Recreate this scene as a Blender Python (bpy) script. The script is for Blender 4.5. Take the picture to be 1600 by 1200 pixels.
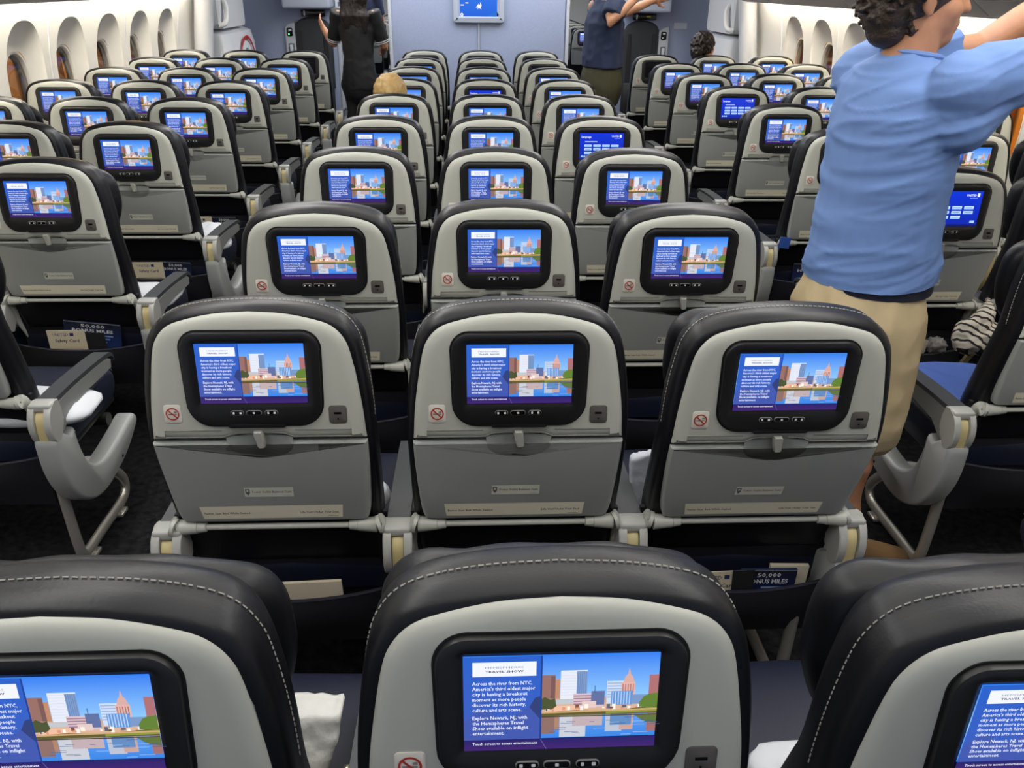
import bpy, bmesh, math, random
from mathutils import Vector, Matrix, noise
random.seed(7)
for o in list(bpy.data.objects): bpy.data.objects.remove(o)
S = bpy.context.scene
COL = S.collection
PI = math.pi

# ---------------------------------------------------------------- camera
cam = bpy.data.cameras.new('camera'); camo = bpy.data.objects.new('camera', cam); COL.objects.link(camo)
F = Vector((0.04630759, 0.89584322, -0.44195082)); Rv = Vector((0.99888223, -0.04572649, 0.01197434)); Uv = Vector((0.00948173, 0.44201132, 0.89695936))
camo.matrix_world = Matrix(((Rv.x, Uv.x, -F.x, -0.0858), (Rv.y, Uv.y, -F.y, -0.5794), (Rv.z, Uv.z, -F.z, 1.6414), (0, 0, 0, 1)))
cam.sensor_width = 36; cam.lens = 36*1270/1600; cam.clip_start = 0.02; cam.clip_end = 100
S.camera = camo
# ---------------------------------------------------------------- world (night outside the windows)
w = bpy.data.worlds.new('world'); S.world = w; w.use_nodes = True
w.node_tree.nodes['Background'].inputs[0].default_value = (.010, .010, .014, 1)
w.node_tree.nodes['Background'].inputs[1].default_value = 1
# ---------------------------------------------------------------- cabin lights: ceiling wash lamps
def area(name, loc, sx, sy, power, col, rot=(0, 0, 0), spread=PI):
    l = bpy.data.lights.new(name, 'AREA'); l.shape = 'RECTANGLE'; l.size = sx; l.size_y = sy
    l.energy = power; l.color = col; l.spread = spread
    o = bpy.data.objects.new(name, l); COL.objects.link(o); o.location = loc; o.rotation_euler = rot
    return o
area('ceiling_lamp', (-1.15, 4.2, 2.26), .35, 9.5, 92, (1, .98, .94))
area('ceiling_lamp', (1.15, 4.2, 2.26), .35, 9.5, 92, (1, .98, .94))
area('ceiling_lamp', (0, 1.2, 2.28), 1.2, 4.4, 36, (1, .965, .90))
area('ceiling_lamp', (0, 7.6, 2.28), 2.0, 1.4, 34, (.82, .89, 1))
area('ceiling_lamp', (0, 9.6, 2.28), 4.6, 1.6, 40, (.80, .88, 1))
area('ceiling_lamp', (0, 15.0, 2.28), 3.2, 7.0, 190, (.92, .95, 1))
S.view_settings.view_transform = 'Standard'; S.view_settings.look = 'None'
S.view_settings.exposure = 0.0; S.view_settings.gamma = 1; S.view_settings.use_curve_mapping = False

# ---------------------------------------------------------------- materials
def lin(c): return tuple(((v/255)/12.92 if v/255 <= .04045 else ((v/255+.055)/1.055)**2.4) for v in c)
MATS = {}
def mat(name, col, rough=.5, metal=0, bump=0, bscale=200, var=0, vscale=8, spec=.5, coat=0, bdist=.001):
    if name in MATS: return MATS[name]
    m = bpy.data.materials.new(name); m.use_nodes = True; MATS[name] = m
    nt = m.node_tree; b = nt.nodes['Principled BSDF']
    b.inputs['Base Color'].default_value = (*col, 1); b.inputs['Roughness'].default_value = rough
    b.inputs['Metallic'].default_value = metal; b.inputs['Specular IOR Level'].default_value = spec
    if coat: b.inputs['Coat Weight'].default_value = coat
    if var or bump: tc = nt.nodes.new('ShaderNodeTexCoord')
    if var:
        n = nt.nodes.new('ShaderNodeTexNoise'); n.inputs['Scale'].default_value = vscale; n.inputs['Detail'].default_value = 6
        r = nt.nodes.new('ShaderNodeValToRGB'); nt.links.new(tc.outputs['Object'], n.inputs['Vector'])
        r.color_ramp.elements[0].position = .3; r.color_ramp.elements[1].position = .7
        r.color_ramp.elements[0].color = (*[c*(1-var) for c in col], 1); r.color_ramp.elements[1].color = (*[min(1, c*(1+var)) for c in col], 1)
        nt.links.new(n.outputs['Fac'], r.inputs['Fac']); nt.links.new(r.outputs['Color'], b.inputs['Base Color'])
    if bump:
        n2 = nt.nodes.new('ShaderNodeTexNoise'); n2.inputs['Scale'].default_value = bscale; n2.inputs['Detail'].default_value = 4
        bp = nt.nodes.new('ShaderNodeBump'); bp.inputs['Strength'].default_value = bump; bp.inputs['Distance'].default_value = bdist
        nt.links.new(tc.outputs['Object'], n2.inputs['Vector']); nt.links.new(n2.outputs['Fac'], bp.inputs['Height'])
        nt.links.new(bp.outputs['Normal'], b.inputs['Normal'])
    return m
def emis(name, col, strength):
    if name in MATS: return MATS[name]
    m = bpy.data.materials.new(name); m.use_nodes = True; MATS[name] = m
    b = m.node_tree.nodes['Principled BSDF']; b.inputs['Base Color'].default_value = (0, 0, 0, 1)
    b.inputs['Emission Color'].default_value = (*col, 1); b.inputs['Emission Strength'].default_value = strength
    return m
def vcol_mat(name, strength=None, rough=.5):
    m = bpy.data.materials.new(name); m.use_nodes = True; MATS[name] = m
    nt = m.node_tree; b = nt.nodes['Principled BSDF']; a = nt.nodes.new('ShaderNodeVertexColor'); a.layer_name = 'Col'
    b.inputs['Roughness'].default_value = rough
    if strength:
        b.inputs['Base Color'].default_value = (.005, .005, .006, 1); b.inputs['Roughness'].default_value = .22; b.inputs['Specular IOR Level'].default_value = .25
        nt.links.new(a.outputs['Color'], b.inputs['Emission Color']); b.inputs['Emission Strength'].default_value = strength
    else: nt.links.new(a.outputs['Color'], b.inputs['Base Color'])
    return m
M_shell = mat('shell_plastic', (.43, .438, .385), .42, bump=.10, bscale=900, bdist=.0004)
M_tray = mat('tray_plastic', (.345, .36, .338), .45, bump=.12, bscale=900, bdist=.0004)
M_trim = mat('trim_plastic', (.44, .445, .40), .4)
M_leather = mat('black_leather', (.0055, .0058, .0080), .38, bump=.18, bscale=260, bdist=.0012, spec=.33)
M_navy = mat('navy_leather', (.010, .012, .024), .42, bump=.2, bscale=260, bdist=.001)
M_cushion = mat('navy_cushion', (.006, .009, .026), .5, bump=.15, bscale=200)
M_pocket = mat('pocket_cloth', (.0028, .003, .0075), .75, bump=.3, bscale=600)
M_bezel = mat('bezel_plastic', (.010, .010, .0105), .36, spec=.45)
M_groove_shade = mat('bezel_groove_shade', (.002, .002, .002), .6)
M_dark = mat('dark_plastic', (.085, .078, .07), .45)
M_black = mat('black_gloss', (.003, .003, .004), .2)
M_silver = mat('silver_line', (.42, .40, .37), .35, metal=.6)
M_stitch = mat('stitch_thread', (.40, .38, .33), .8)
M_yellow = mat('hinge_plastic', (.56, .47, .235), .45)
M_armpad = mat('arm_pad', (.050, .054, .058), .36, bump=.1, bscale=500)
M_armbody = mat('arm_body', (.22, .225, .22), .4)
M_panel = mat('armrest_panel', (.33, .34, .335), .42)
M_steel = mat('leg_steel', (.62, .59, .53), .3, metal=.7)
M_beam = mat('beam_metal', (.02, .02, .02), .4, metal=.5)
M_carpet = mat('carpet', (.011, .011, .0125), .95, bump=.9, bscale=240, var=.75, vscale=38, bdist=.006, spec=.1)
M_wall = mat('sidewall_plastic', (.80, .78, .72), .5)
M_white = mat('white_plastic', (.70, .71, .72), .42)
M_bulk = mat('bulkhead_laminate', (.32, .365, .505), .5, var=.05, vscale=90)
M_ceil = mat('ceiling_plastic', (.75, .75, .75), .6)
M_bin = mat('bin_plastic', (.58, .56, .54), .5)
M_cord = mat('grey_cable', (.5, .5, .52), .5)
M_flat = vcol_mat('printed_card', None, .55)
M_screen = vcol_mat('lit_screen', 1.08)

# ---------------------------------------------------------------- mesh helpers
def setp(o, label=None, cat=None, group=None, kind=None):
    if label: o['label'] = label
    if cat: o['category'] = cat
    if group: o['group'] = group
    if kind: o['kind'] = kind
    return o
def mesh(name, v, f, mats, idx=None, smooth=40):
    me = bpy.data.meshes.new(name); me.from_pydata([tuple(p) for p in v], [], f)
    if not isinstance(mats, (list, tuple)): mats = [mats]
    for m in mats: me.materials.append(m)
    if idx: me.polygons.foreach_set('material_index', idx)
    me.update(); fixn(me)
    if smooth:
        me.shade_smooth(); me.set_sharp_from_angle(angle=math.radians(smooth))
    return me
def fixn(me):
    bm = bmesh.new(); bm.from_mesh(me); bmesh.ops.recalc_face_normals(bm, faces=bm.faces); bm.to_mesh(me); bm.free()
class MB:
    """collects geometry with a material per face"""
    def __init__(s): s.v = []; s.f = []; s.i = []
    def add(s, v, f, m=0):
        n = len(s.v); s.v += [Vector(p) for p in v]; s.f += [[a+n for a in q] for q in f]; s.i += [m]*len(f); return s
    def xf(s, M): s.v = [M @ p for p in s.v]; return s
    def build(s, name, mats, smooth=40): return mesh(name, s.v, s.f, mats, s.i, smooth)
def loft(loops, cap0=True, cap1=True, closed=True):
    v = []; f = []; n = len(loops[0])
    for L in loops: v += [Vector(p) for p in L]
    for k in range(len(loops)-1):
        for j in range(n if closed else n-1):
            a = k*n+j; b = k*n+(j+1) % n; f.append([a, b, b+n, a+n])
    if cap0: f.append(list(range(n))[::-1])
    if cap1: f.append([(len(loops)-1)*n+j for j in range(n)])
    return v, f
def tube(path, r, n=8, flat=None, cap=True, up=Vector((0, 0, 1))):
    """r: number or list; flat=(a,b) scales the section across side/up axes"""
    path = [Vector(p) for p in path]; loops = []
    for k, p in enumerate(path):
        t = (path[min(k+1, len(path)-1)]-path[max(k-1, 0)]).normalized()
        sd = t.cross(up)
        if sd.length < 1e-4: sd = t.cross(Vector((0, 1, 0)))
        sd.normalize(); u2 = sd.cross(t)
        rr = r[k] if isinstance(r, (list, tuple)) else r
        a, b = flat if flat else (1, 1)
        loops.append([p+sd*math.cos(2*PI*j/n)*rr*a+u2*math.sin(2*PI*j/n)*rr*b for j in range(n)])
    return loft(loops, cap, cap)
def crom(pts, k=4, closed=False):
    pts = [Vector(p) for p in pts]; out = []; n = len(pts)
    rng = n if closed else n-1
    for i in range(rng):
        p0 = pts[(i-1) % n] if closed or i > 0 else pts[0]*2-pts[1]
        p1 = pts[i]; p2 = pts[(i+1) % n]
        p3 = pts[(i+2) % n] if closed or i+2 < n else pts[-1]*2-pts[-2]
        for j in range(k):
            t = j/k
            out.append(.5*((2*p1)+(p2-p0)*t+(2*p0-5*p1+4*p2-p3)*t*t+(3*p1-p0-3*p2+p3)*t**3))
    if not closed: out.append(pts[-1])
    return out
def rrect(cx, cz, hw, hh, r, n=5):
    out = []
    rs = r if isinstance(r, (list, tuple)) else (r,)*4   # TR, TL, BL, BR
    for (sx, sz, a0), q in zip(((1, 1, 0), (-1, 1, PI/2), (-1, -1, PI), (1, -1, 1.5*PI)), rs):
        for j in range(n+1):
            a = a0+PI/2*j/n
            out.append(Vector((cx+sx*(hw-q)+q*math.cos(a), cz+sz*(hh-q)+q*math.sin(a))))
    return out
def inset(loop, d):
    n = len(loop); out = []
    ar = sum(loop[i].x*loop[(i+1) % n].y-loop[(i+1) % n].x*loop[i].y for i in range(n))
    sg = 1 if ar > 0 else -1
    for i in range(n):
        a = loop[i]-loop[i-1]; b = loop[(i+1) % n]-loop[i]
        if a.length < 1e-7: a = b
        if b.length < 1e-7: b = a
        na = Vector((-a.y, a.x)).normalized(); nb = Vector((-b.y, b.x)).normalized()
        m = na+nb
        m = m.normalized() if m.length > 1e-5 else na
        out.append(loop[i]+m*d*sg/max(.5, m.dot(na)))
    return out
def rbox(sx, sy, sz, b=.005, seg=2, loc=(0, 0, 0)):
    bm = bmesh.new(); bmesh.ops.create_cube(bm, size=1)
    for v in bm.verts: v.co = Vector((v.co.x*sx, v.co.y*sy, v.co.z*sz))
    if b: bmesh.ops.bevel(bm, geom=bm.edges[:]+bm.verts[:], offset=b, segments=seg, profile=.5, affect='EDGES')
    bm.verts.ensure_lookup_table()
    v = [q.co+Vector(loc) for q in bm.verts]; f = [[q.index for q in p.verts] for p in bm.faces]; bm.free()
    return v, f
def obj(name, me, parent=None, loc=(0, 0, 0), rot=(0, 0, 0)):
    o = bpy.data.objects.new(name, me); COL.objects.link(o); o.parent = parent; o.location = loc; o.rotation_euler = rot
    return o
def empty(name, loc=(0, 0, 0), rot=(0, 0, 0)):
    o = bpy.data.objects.new(name, None); COL.objects.link(o); o.location = loc; o.rotation_euler = rot; o.empty_display_size = .05
    return o
TXT = {}
def text(s, bold=0):
    """flat text as (verts2d, faces), left 0, baseline 0, cap height about .7"""
    k = (s, bold)
    if k in TXT: return TXT[k]
    c = bpy.data.curves.new('t', 'FONT'); c.body = s; c.resolution_u = 1; c.offset = bold
    o = bpy.data.objects.new('t', c); COL.objects.link(o)
    dg = bpy.context.evaluated_depsgraph_get(); me = bpy.data.meshes.new_from_object(o.evaluated_get(dg))
    v = [Vector((p.co.x, p.co.y)) for p in me.vertices]; f = [list(p.vertices) for p in me.polygons]
    bpy.data.objects.remove(o); bpy.data.curves.remove(c); bpy.data.meshes.remove(me)
    TXT[k] = (v, f); return TXT[k]
class Pic:
    """flat print made of coloured polygons on the plane y=0 facing -y; x right, z up"""
    def __init__(s): s.v = []; s.f = []; s.c = []; s.layer = 0
    def poly(s, pts, col, lift=1):
        cols = [lin(c) for c in col] if isinstance(col[0], (tuple, list)) else [lin(col)]*len(pts)
        n = len(s.v); s.v += [(p[0], -s.layer, p[1]) for p in pts]; s.f.append(list(range(n, n+len(pts)))); s.c.append(cols)
        s.layer += .00004*lift
    def rect(s, x0, z0, x1, z1, col, lift=1):
        if isinstance(col[0], (tuple, list)): col = [col[0], col[0], col[1], col[1]]     # bottom, top
        s.poly([(x0, z0), (x1, z0), (x1, z1), (x0, z1)], col, lift)
    def ring(s, cx, cz, r0, r1, col, n=24):
        for j in range(n):
            a, b = 2*PI*j/n, 2*PI*(j+1)/n
            s.poly([(cx+r*math.cos(t), cz+r*math.sin(t)) for r, t in ((r0, a), (r1, a), (r1, b), (r0, b))], col, 0)
        s.layer += .00004
    def text(s, t, x, z, width, h, col, bold=0, align='l'):
        v, f = text(t, bold); mx = max(p.x for p in v); mn = min(p.x for p in v)
        k = width/(mx-mn); q = h/.7; x0 = x if align == 'l' else x-width/2
        n = len(s.v); s.v += [(x0+(p.x-mn)*k, -s.layer, z+p.y*q) for p in v]
        for g in f: s.f.append([a+n for a in g]); s.c.append([lin(col)]*len(g))
        s.layer += .00004
    def build(s, name, material, xf=None):
        me = bpy.data.meshes.new(name); me.from_pydata(s.v, [], s.f)
        at = me.color_attributes.new('Col', 'FLOAT_COLOR', 'CORNER')
        k = 0
        for p, c in zip(me.polygons, s.c):
            # orient toward -y
            for j, li in enumerate(p.loop_indices): at.data[li].color = (*c[j], 1)
        me.materials.append(material); me.update()
        bm = bmesh.new(); bm.from_mesh(me); bm.normal_update()
        for f in bm.faces:
            if f.normal.y > 0: f.normal_flip()
        bm.to_mesh(me); bm.free()
        if xf: me.transform(xf)
        return me

# ================================================================ STRUCTURE
def struct(name, me, **k): return setp(obj(name, me), kind='structure', **k)
Y0, Y1 = -1.2, 20.5
b = MB(); b.add(*rbox(6.0, Y1-Y0, .06, 0, loc=(0, (Y0+Y1)/2, -.03)))
struct('floor', b.build('floor', M_carpet, 0))
b = MB(); b.add(*loft([[(x, y, z) for x, z in ((-2.9, 1.95), (-1.6, 2.28), (0, 2.34), (1.6, 2.28), (2.9, 1.95), (2.9, 2.4), (-2.9, 2.4))] for y in (Y0, Y1)]))
struct('ceiling', b.build('ceiling', M_ceil, 0))
b = MB(); b.add(*rbox(6.0, .06, 2.4, 0, loc=(0, Y0-.03, 1.2))); struct('wall_rear', b.build('wall', M_bulk, 0))
b = MB(); b.add(*rbox(6.0, .06, 2.4, 0, loc=(0, Y1+.03, 1.2))); struct('wall_far', b.build('wall', M_white, 0))
# ---- side walls: one moulded panel per window with an arched reveal
WX = 2.70
def bulge(z):            # how far the wall leans into the cabin
    return .30*max(0, z-1.02)**2 + .10*max(0, .7-z)**2
def ray_rect(cy, cz, hy, z0, z1, a):
    dy, dz = math.cos(a), math.sin(a); t = 1e9
    if dy > 1e-9: t = min(t, hy/dy)
    if dy < -1e-9: t = min(t, -hy/dy)
    if dz > 1e-9: t = min(t, (z1-cz)/dz)
    if dz < -1e-9: t = min(t, (z0-cz)/dz)
    return (cy+dy*t, cz+dz*t)
def stadium(hw, hh, a, p=2.6):
    c, s_ = math.cos(a), math.sin(a)
    r = (abs(c/hw)**p+abs(s_/hh)**p)**(-1/p)
    return (r*c, r*s_)
PW = .615
def wall_panel_mesh(sgn, hole=True):
    n = 64; zc = 1.045; loops = []
    corner = [math.atan2(s2*(t-zc), s1*PW/2) for s1, t, s2 in ((1, 1.56, 1), (-1, 1.56, 1), (-1, 0, 1), (1, 0, 1))]
    ang = sorted([2*PI*j/n-PI+.001 for j in range(n)]+corner)
    fn = [lambda a: (*ray_rect(0, zc, PW/2, 0, 1.56, a), 0),
          lambda a: (stadium(.232, .372, a)[0], zc+stadium(.232, .372, a)[1], 0),
          lambda a: (stadium(.2305, .3705, a)[0], zc+stadium(.2305, .3705, a)[1], .008),
          lambda a: (stadium(.222, .360, a)[0], zc-.002+stadium(.222, .360, a)[1], .018),
          lambda a: (stadium(.172, .285, a)[0], zc-.030+stadium(.172, .285, a)[1], .052),
          lambda a: (stadium(.150, .252, a)[0], zc-.045+stadium(.150, .252, a)[1], .060)]
    for q in fn:
        L = []
        for a in ang:
            y, z, d = q(a); L.append((sgn*(WX-bulge(z)+d), y, z))
        loops.append(L)
    # ease the flat field with intermediate loops so the lean is smooth
    a, c = loops[0], loops[1]
    mids = []
    for t in (.33, .66):
        L = []
        for p, q in zip(a, c):
            y = p[1]*(1-t)+q[1]*t; z = p[2]*(1-t)+q[2]*t; L.append((sgn*(WX-bulge(z)), y, z))
        mids.append(L)
    loops = [a]+mids+loops[1:]
    v, f = loft(loops, False, False)
    return mesh('wall_panel', v, f, M_wall, None, 35)
def window_mesh(sgn):
    n = 48; zc = 1.0
    def ring(hw, hh, d): return [(sgn*(WX+d), stadium(hw, hh, 2*PI*j/n, 2.5)[0], zc+stadium(hw, hh, 2*PI*j/n, 2.5)[1]) for j in range(n)]
    fr = mesh('window_frame', *loft([ring(.154, .256, .055), ring(.147, .249, .050), ring(.139, .240, .052), ring(.133, .235, .06), ring(.132, .233, .092)], False, False), M_wall)
    pn = mesh('pane', *loft([ring(.134, .236, .072), ring(.134, .236, .075)]), None)
    ol = mesh('window_frame', *loft([ring(.132, .233, .092), ring(.122, .226, .098), ring(.121, .225, .11)], False, False), mat('window_reveal', (.30, .29, .27), .4))
    return fr, pn, ol
pm = bpy.data.materials.new('window_pane'); pm.use_nodes = True
nt = pm.node_tree; nt.nodes.clear()
out = nt.nodes.new('ShaderNodeOutputMaterial'); mx = nt.nodes.new('ShaderNodeMixShader'); tr = nt.nodes.new('ShaderNodeBsdfTransparent'); gl = nt.nodes.new('ShaderNodeBsdfGlossy')
fr_ = nt.nodes.new('ShaderNodeFresnel'); fr_.inputs[0].default_value = 1.5
tr.inputs[0].default_value = (.80, .78, .75, 1); gl.inputs['Roughness'].default_value = .03; gl.inputs[0].default_value = (.9, .9, .95, 1)
ad = nt.nodes.new('ShaderNodeMath'); ad.operation = 'MULTIPLY'; nt.links.new(fr_.outputs[0], ad.inputs[0])
ge = nt.nodes.new('ShaderNodeNewGeometry'); iv = nt.nodes.new('ShaderNodeMath'); iv.operation = 'SUBTRACT'; iv.inputs[0].default_value = 1; nt.links.new(ge.outputs['Backfacing'], iv.inputs[1]); nt.links.new(iv.outputs[0], ad.inputs[1])
nt.links.new(ad.outputs[0], mx.inputs[0]); nt.links.new(tr.outputs[0], mx.inputs[1]); nt.links.new(gl.outputs[0], mx.inputs[2]); nt.links.new(mx.outputs[0], out.inputs[0])
wn = 0
for side, sgn, yc0 in (('left', -1, 4.65), ('right', 1, 6.87)):
    wl = setp(empty('wall_'+side, (sgn*WX, 3, 0)), kind='structure')
    ys = [yc0+PW*k for k in range(-6, 5)] if sgn < 0 else [yc0-PW*k for k in range(0, 11)]
    pmesh = wall_panel_mesh(sgn); fm, pnm, olm = window_mesh(sgn); pnm.materials.clear(); pnm.materials.append(pm)
    rib = MB()
    rl = [[(sgn*(WX-bulge(z)-d), y, z) for y, d in ((-.007, -.004), (-.005, .004), (.005, .004), (.007, -.004))] for z in [1.56*i/14 for i in range(15)]]
    rib = mesh('rib', *loft(rl), M_white)
    for i, y in enumerate(ys):
        obj('wall_panel', pmesh, wl, (-sgn*WX, y-3, 0))
        wn += 1
        wo = setp(empty('window_%d' % wn, (sgn*WX, y, 1.0)), kind='structure')
        for nm, me in (('window_frame', fm), ('pane', pnm), ('outer_frame', olm)): obj(nm, me, wo, (-sgn*WX, 0, -1.0))
        if i % 2 == 0: obj('panel_rib', rib, wl, (-sgn*WX, y-3+PW/2, 0))
    ya, yb_ = min(ys)-PW/2, max(ys)+PW/2
    def plain(y0, y1):
        zs = [1.56*i/12 for i in range(13)]
        return mesh('plain_panel', *loft([[(sgn*(WX-bulge(z)), y, z) for z in zs] for y in (y0, y1)], False, False, False), M_wall)
    obj('plain_panel', plain(Y0, ya), wl, (-sgn*WX, -3, 0)); obj('plain_panel', plain(yb_, 7.95), wl, (-sgn*WX, -3, 0)); obj('plain_panel', plain(9.3, Y1), wl, (-sgn*WX, -3, 0))
    # overhead bin row and the light cove beneath it
    sec = [(2.46, 1.515), (2.40, 1.53), (2.30, 1.60), (1.95, 1.66), (1.72, 1.70), (1.60, 1.78), (1.58, 1.98), (1.72, 2.12), (2.62, 1.93), (2.66, 1.72), (2.55, 1.62)]
    k = 0
    y = Y0
    while y < 7.6:
        y2 = min(y+1.6, 7.6)
        me = mesh('bin_body', *loft([[(sgn*x, q, z) for x, z in sec] for q in (y+.006, y2-.006)]), M_bin, None, 25)
        bo = empty('overhead_bin', (sgn*2.2, (y+y2)/2, 1.9)); obj('bin_body', me, bo, (-sgn*2.2, -(y+y2)/2, -1.9))
        sl = mesh('service_slot', *rbox(.20, 1.1, .012, .004, loc=(0, 0, 0)), mat('bin_slot', (.2, .19, .18), .5))
        obj('service_slot', sl, bo, (sgn*(-.10), 0, -.279), (0, sgn*.17, 0))
        k += 1
        setp(bo, 'grey %s overhead bin, %s bin counted from the camera' % (side, ['first', 'second', 'third', 'fourth', 'fifth', 'sixth'][k-1]), 'bin', 'overhead bins')
        y = y2
    strip = mesh('light_cove', *rbox(.04, 7.6-Y0-.1, .012, .003), emis('cove_led', (1, .93, .80), 70))
    so = setp(obj('light_cove', strip, None, (sgn*2.545, (7.6+Y0)/2, 1.605)), 'warm white light strip glowing along top of %s wall' % side, 'light')
    # doorway: frame, door with slide cover, box above
    me = MB()
    me.add(*tube([(sgn*2.62, 7.78, 0), (sgn*2.60, 7.78, 1.0), (sgn*2.52, 7.80, 1.6), (sgn*2.44, 7.82, 2.0)], .085, 12))
    struct('trim_%d' % (1 if sgn < 0 else 2), me.build('door_post', M_white))
    me = MB(); me.add(*rbox(.05, 1.5, 2.1, .01, loc=(sgn*2.78, 8.6, 1.05))); struct('door_%d' % (1 if sgn < 0 else 2), me.build('door', M_white))

# ---- bulkheads
def slab(x0, x1, y0, y1, z0, z1, bev=.01): return rbox(x1-x0, y1-y0, z1-z0, bev, loc=((x0+x1)/2, (y0+y1)/2, (z0+z1)/2))
M_edge = mat('bulkhead_edge', (.50, .52, .56), .45)
cw = struct('wall_center', mesh('wall', *slab(-.895, .885, 8.55, 8.62, 0, 2.33), M_bulk))
for s_ in (-1, 1): obj('edge_trim', mesh('edge_trim', *slab(s_*.91-.018, s_*.91+.018, 8.53, 8.64, 0, 2.3), M_edge), cw)
struct('wall_galley', mesh('wall', *slab(-.93, .93, 9.6, 9.66, 0, 2.4), M_bulk))
for s_ in (-1, 1):
    wp = struct('wall_%s_partition' % ('left' if s_ < 0 else 'right'), mesh('wall', *(slab(-2.9, -1.56, 9.32, 9.40, 0, 2.4) if s_ < 0 else slab(1.56, 2.9, 9.32, 9.40, 0, 2.4)), M_bulk))
    obj('edge_trim', mesh('edge_trim', *slab(s_*1.555-.02, s_*1.555+.02, 9.30, 9.42, 0, 2.4), M_edge), wp)

# ================================================================ SEATS
ZC, ZP = .98, .48                        # screen centre height, recline pivot height
T12 = math.tan(math.radians(12))
def ybk(s): return .061*s if s >= -.14 else -.061*.14+(-.14-s)*T12
def P3(x, s, d=0): return Vector((x, ybk(s)+d, ZC-ZP+s))          # back parts live in pivot space
def mirror(h): return h+[Vector((-p.x, p.y)) for p in reversed(h) if p.x > 1e-6]
def back_loft(loops): return loft([[P3(p.x, p.y, d) for p in L] for L, d in loops])
V2 = lambda L: [Vector(p) for p in L]
# shell
side = crom([Vector(p) for p in ((.207, -.141), (.2045, -.09), (.199, -.042), (.187, .031), (.1755, .0645), (.154, .0885), (.122, .1015), (.065, .113), (0, .117))], 4)
low = V2([(0, -.1335), (.044, -.1335), (.062, -.141)])
so_ = mirror(low+side)
m = MB(); v, f = back_loft([(so_, .034), (inset(so_, .0005), .018), (inset(so_, .003), .009), (inset(so_, .009), .0035), (inset(so_, .019), .0008), (inset(so_, .028), 0)])
m.add(v, f, 0)
for sx in (-1, 1):      # shallow ledge lines above the tray
    pts = [Vector((sx*x, z)) for x, z in ((.178, -.117), (.178, -.131), (.066, -.131), (.05, -.124), (.02, -.122))]
    pts = [pts[-1], pts[-2], pts[-3], pts[1], pts[0], Vector((sx*.07, -.117))]
    m.add(*tube([P3(p.x, p.y, -.0002) for p in pts], .0011, 5), 1)
ME_shell = m.build('shell', [M_shell, mat('shell_groove', (.20, .20, .18), .6)])
# bezel with display opening
bo_ = rrect(0, -.0125, .129, .0935, (.034, .034, .046, .046), 7)
bo_ = [Vector((p.x*(1-.02*(p.y < -.05)), p.y)) for p in bo_]
scr = rrect(0, 0, .1005, .0595, .005, 7)
go = inset(bo_, -.003)
m = MB()
m.add(*back_loft([(go, .01), (go, -.0006), (inset(go, .004), -.0006)]), 1)  # black ring puts the dark groove around the bezel into colour
L = [(inset(bo_, .001), .004), (bo_, -.002), (inset(bo_, .0015), -.0065), (inset(bo_, .005), -.008)]
Lp = [[P3(p.x, p.y, d) for p in q] for q, d in L]
Lp.append([P3(p.x, p.y, -.0072) for p in rrect(0, -.002, .107, .0665, .008, 7)])
Lp.append([P3(p.x, p.y, -.0050) for p in rrect(0, -.0005, .1025, .0615, .006, 7)])
Lp.append([P3(p.x, p.y, -.0042) for p in scr])
m.add(*loft(Lp, False, True), 0)
m.add(*back_loft([(rrect(0, -.1035, .055, .006, .004, 3), .002), (rrect(0, -.1035, .054, .006, .004, 3), -.0065), (rrect(0, -.1035, .05, .004, .003, 3), -.0078)]), 0)
ME_bezel = m.build('bezel', [M_bezel, M_groove_shade])
# control buttons
m = MB()
for cx, hw in ((-.034, .0125), (-.0025, .0145), (.030, .0125)):
    o1 = rrect(cx, -.0775, hw, .0048, .0045, 4)
    m.add(*back_loft([(o1, -.006), (o1, -.0086), (inset(o1, .0006), -.0088)]), 0)
    o2 = inset(o1, .0009)
    m.add(*back_loft([(o2, -.0087), (o2, -.0092)]), 1)
for gx, w_, h_ in ((-.0405, .0026, .0028), (-.0275, .003, .0026), (-.0025, .0028, .0024), (.0245, .0024, .003), (.0365, .003, .0028)):
    m.add(*back_loft([(rrect(gx, -.0775, w_*.7, h_*.75, .0006, 2), -.0091), (rrect(gx, -.0775, w_*.7, h_*.75, .0006, 2), -.0095)]), 2)
ME_btn = m.build('control_buttons', [M_silver, M_black, mat('glyph_white', (.8, .8, .78), .5)])
# no-smoking plate
m = MB(); o1 = rrect(-.1575, -.082, .0165, .0185, .0055, 4)
m.add(*back_loft([(o1, .003), (o1, -.0010), (inset(o1, .001), -.0015)]), 0)
def ringf(cx, cz, r0, r1, d0, n=24):
    v = []; f = []
    for j in range(n):
        a = 2*PI*j/n
        for r in (r0, r1): v.append(P3(cx+r*math.cos(a), cz+r*math.sin(a), d0))
    for j in range(n): f.append([2*j, 2*j+1, (2*j+3) % (2*n), (2*j+2) % (2*n)])
    return v, f
def quadf(pts, d): return [P3(x, s, d) for x, s in pts], [list(range(len(pts)))]
cx, cz = -.1575, -.0815
m.add(*quadf([(cx-.008, cz-.0022), (cx+.008, cz-.0022), (cx+.008, cz+.0008), (cx-.008, cz+.0008)], -.0017), 2)
m.add(*quadf([(cx+.003, cz+.002), (cx+.0085, cz+.002), (cx+.0075, cz+.0062), (cx+.0025, cz+.0052)], -.0017), 2)
m.add(*ringf(cx, cz, .0102, .0128, -.0019), 1)
c45 = .7071*.011; e = .0013*.7071
m.add(*quadf([(cx-c45-e, cz+c45-e), (cx+c45-e, cz-c45-e), (cx+c45+e, cz-c45+e), (cx-c45+e, cz+c45+e)], -.0020), 1)
ME_nosmoke = m.build('no_smoking_sign', [mat('sign_plate', (.60, .57, .50), .45), mat('sign_red', (.40, .025, .015), .5), mat('sign_grey', (.22, .20, .18), .6)], 30)
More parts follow.
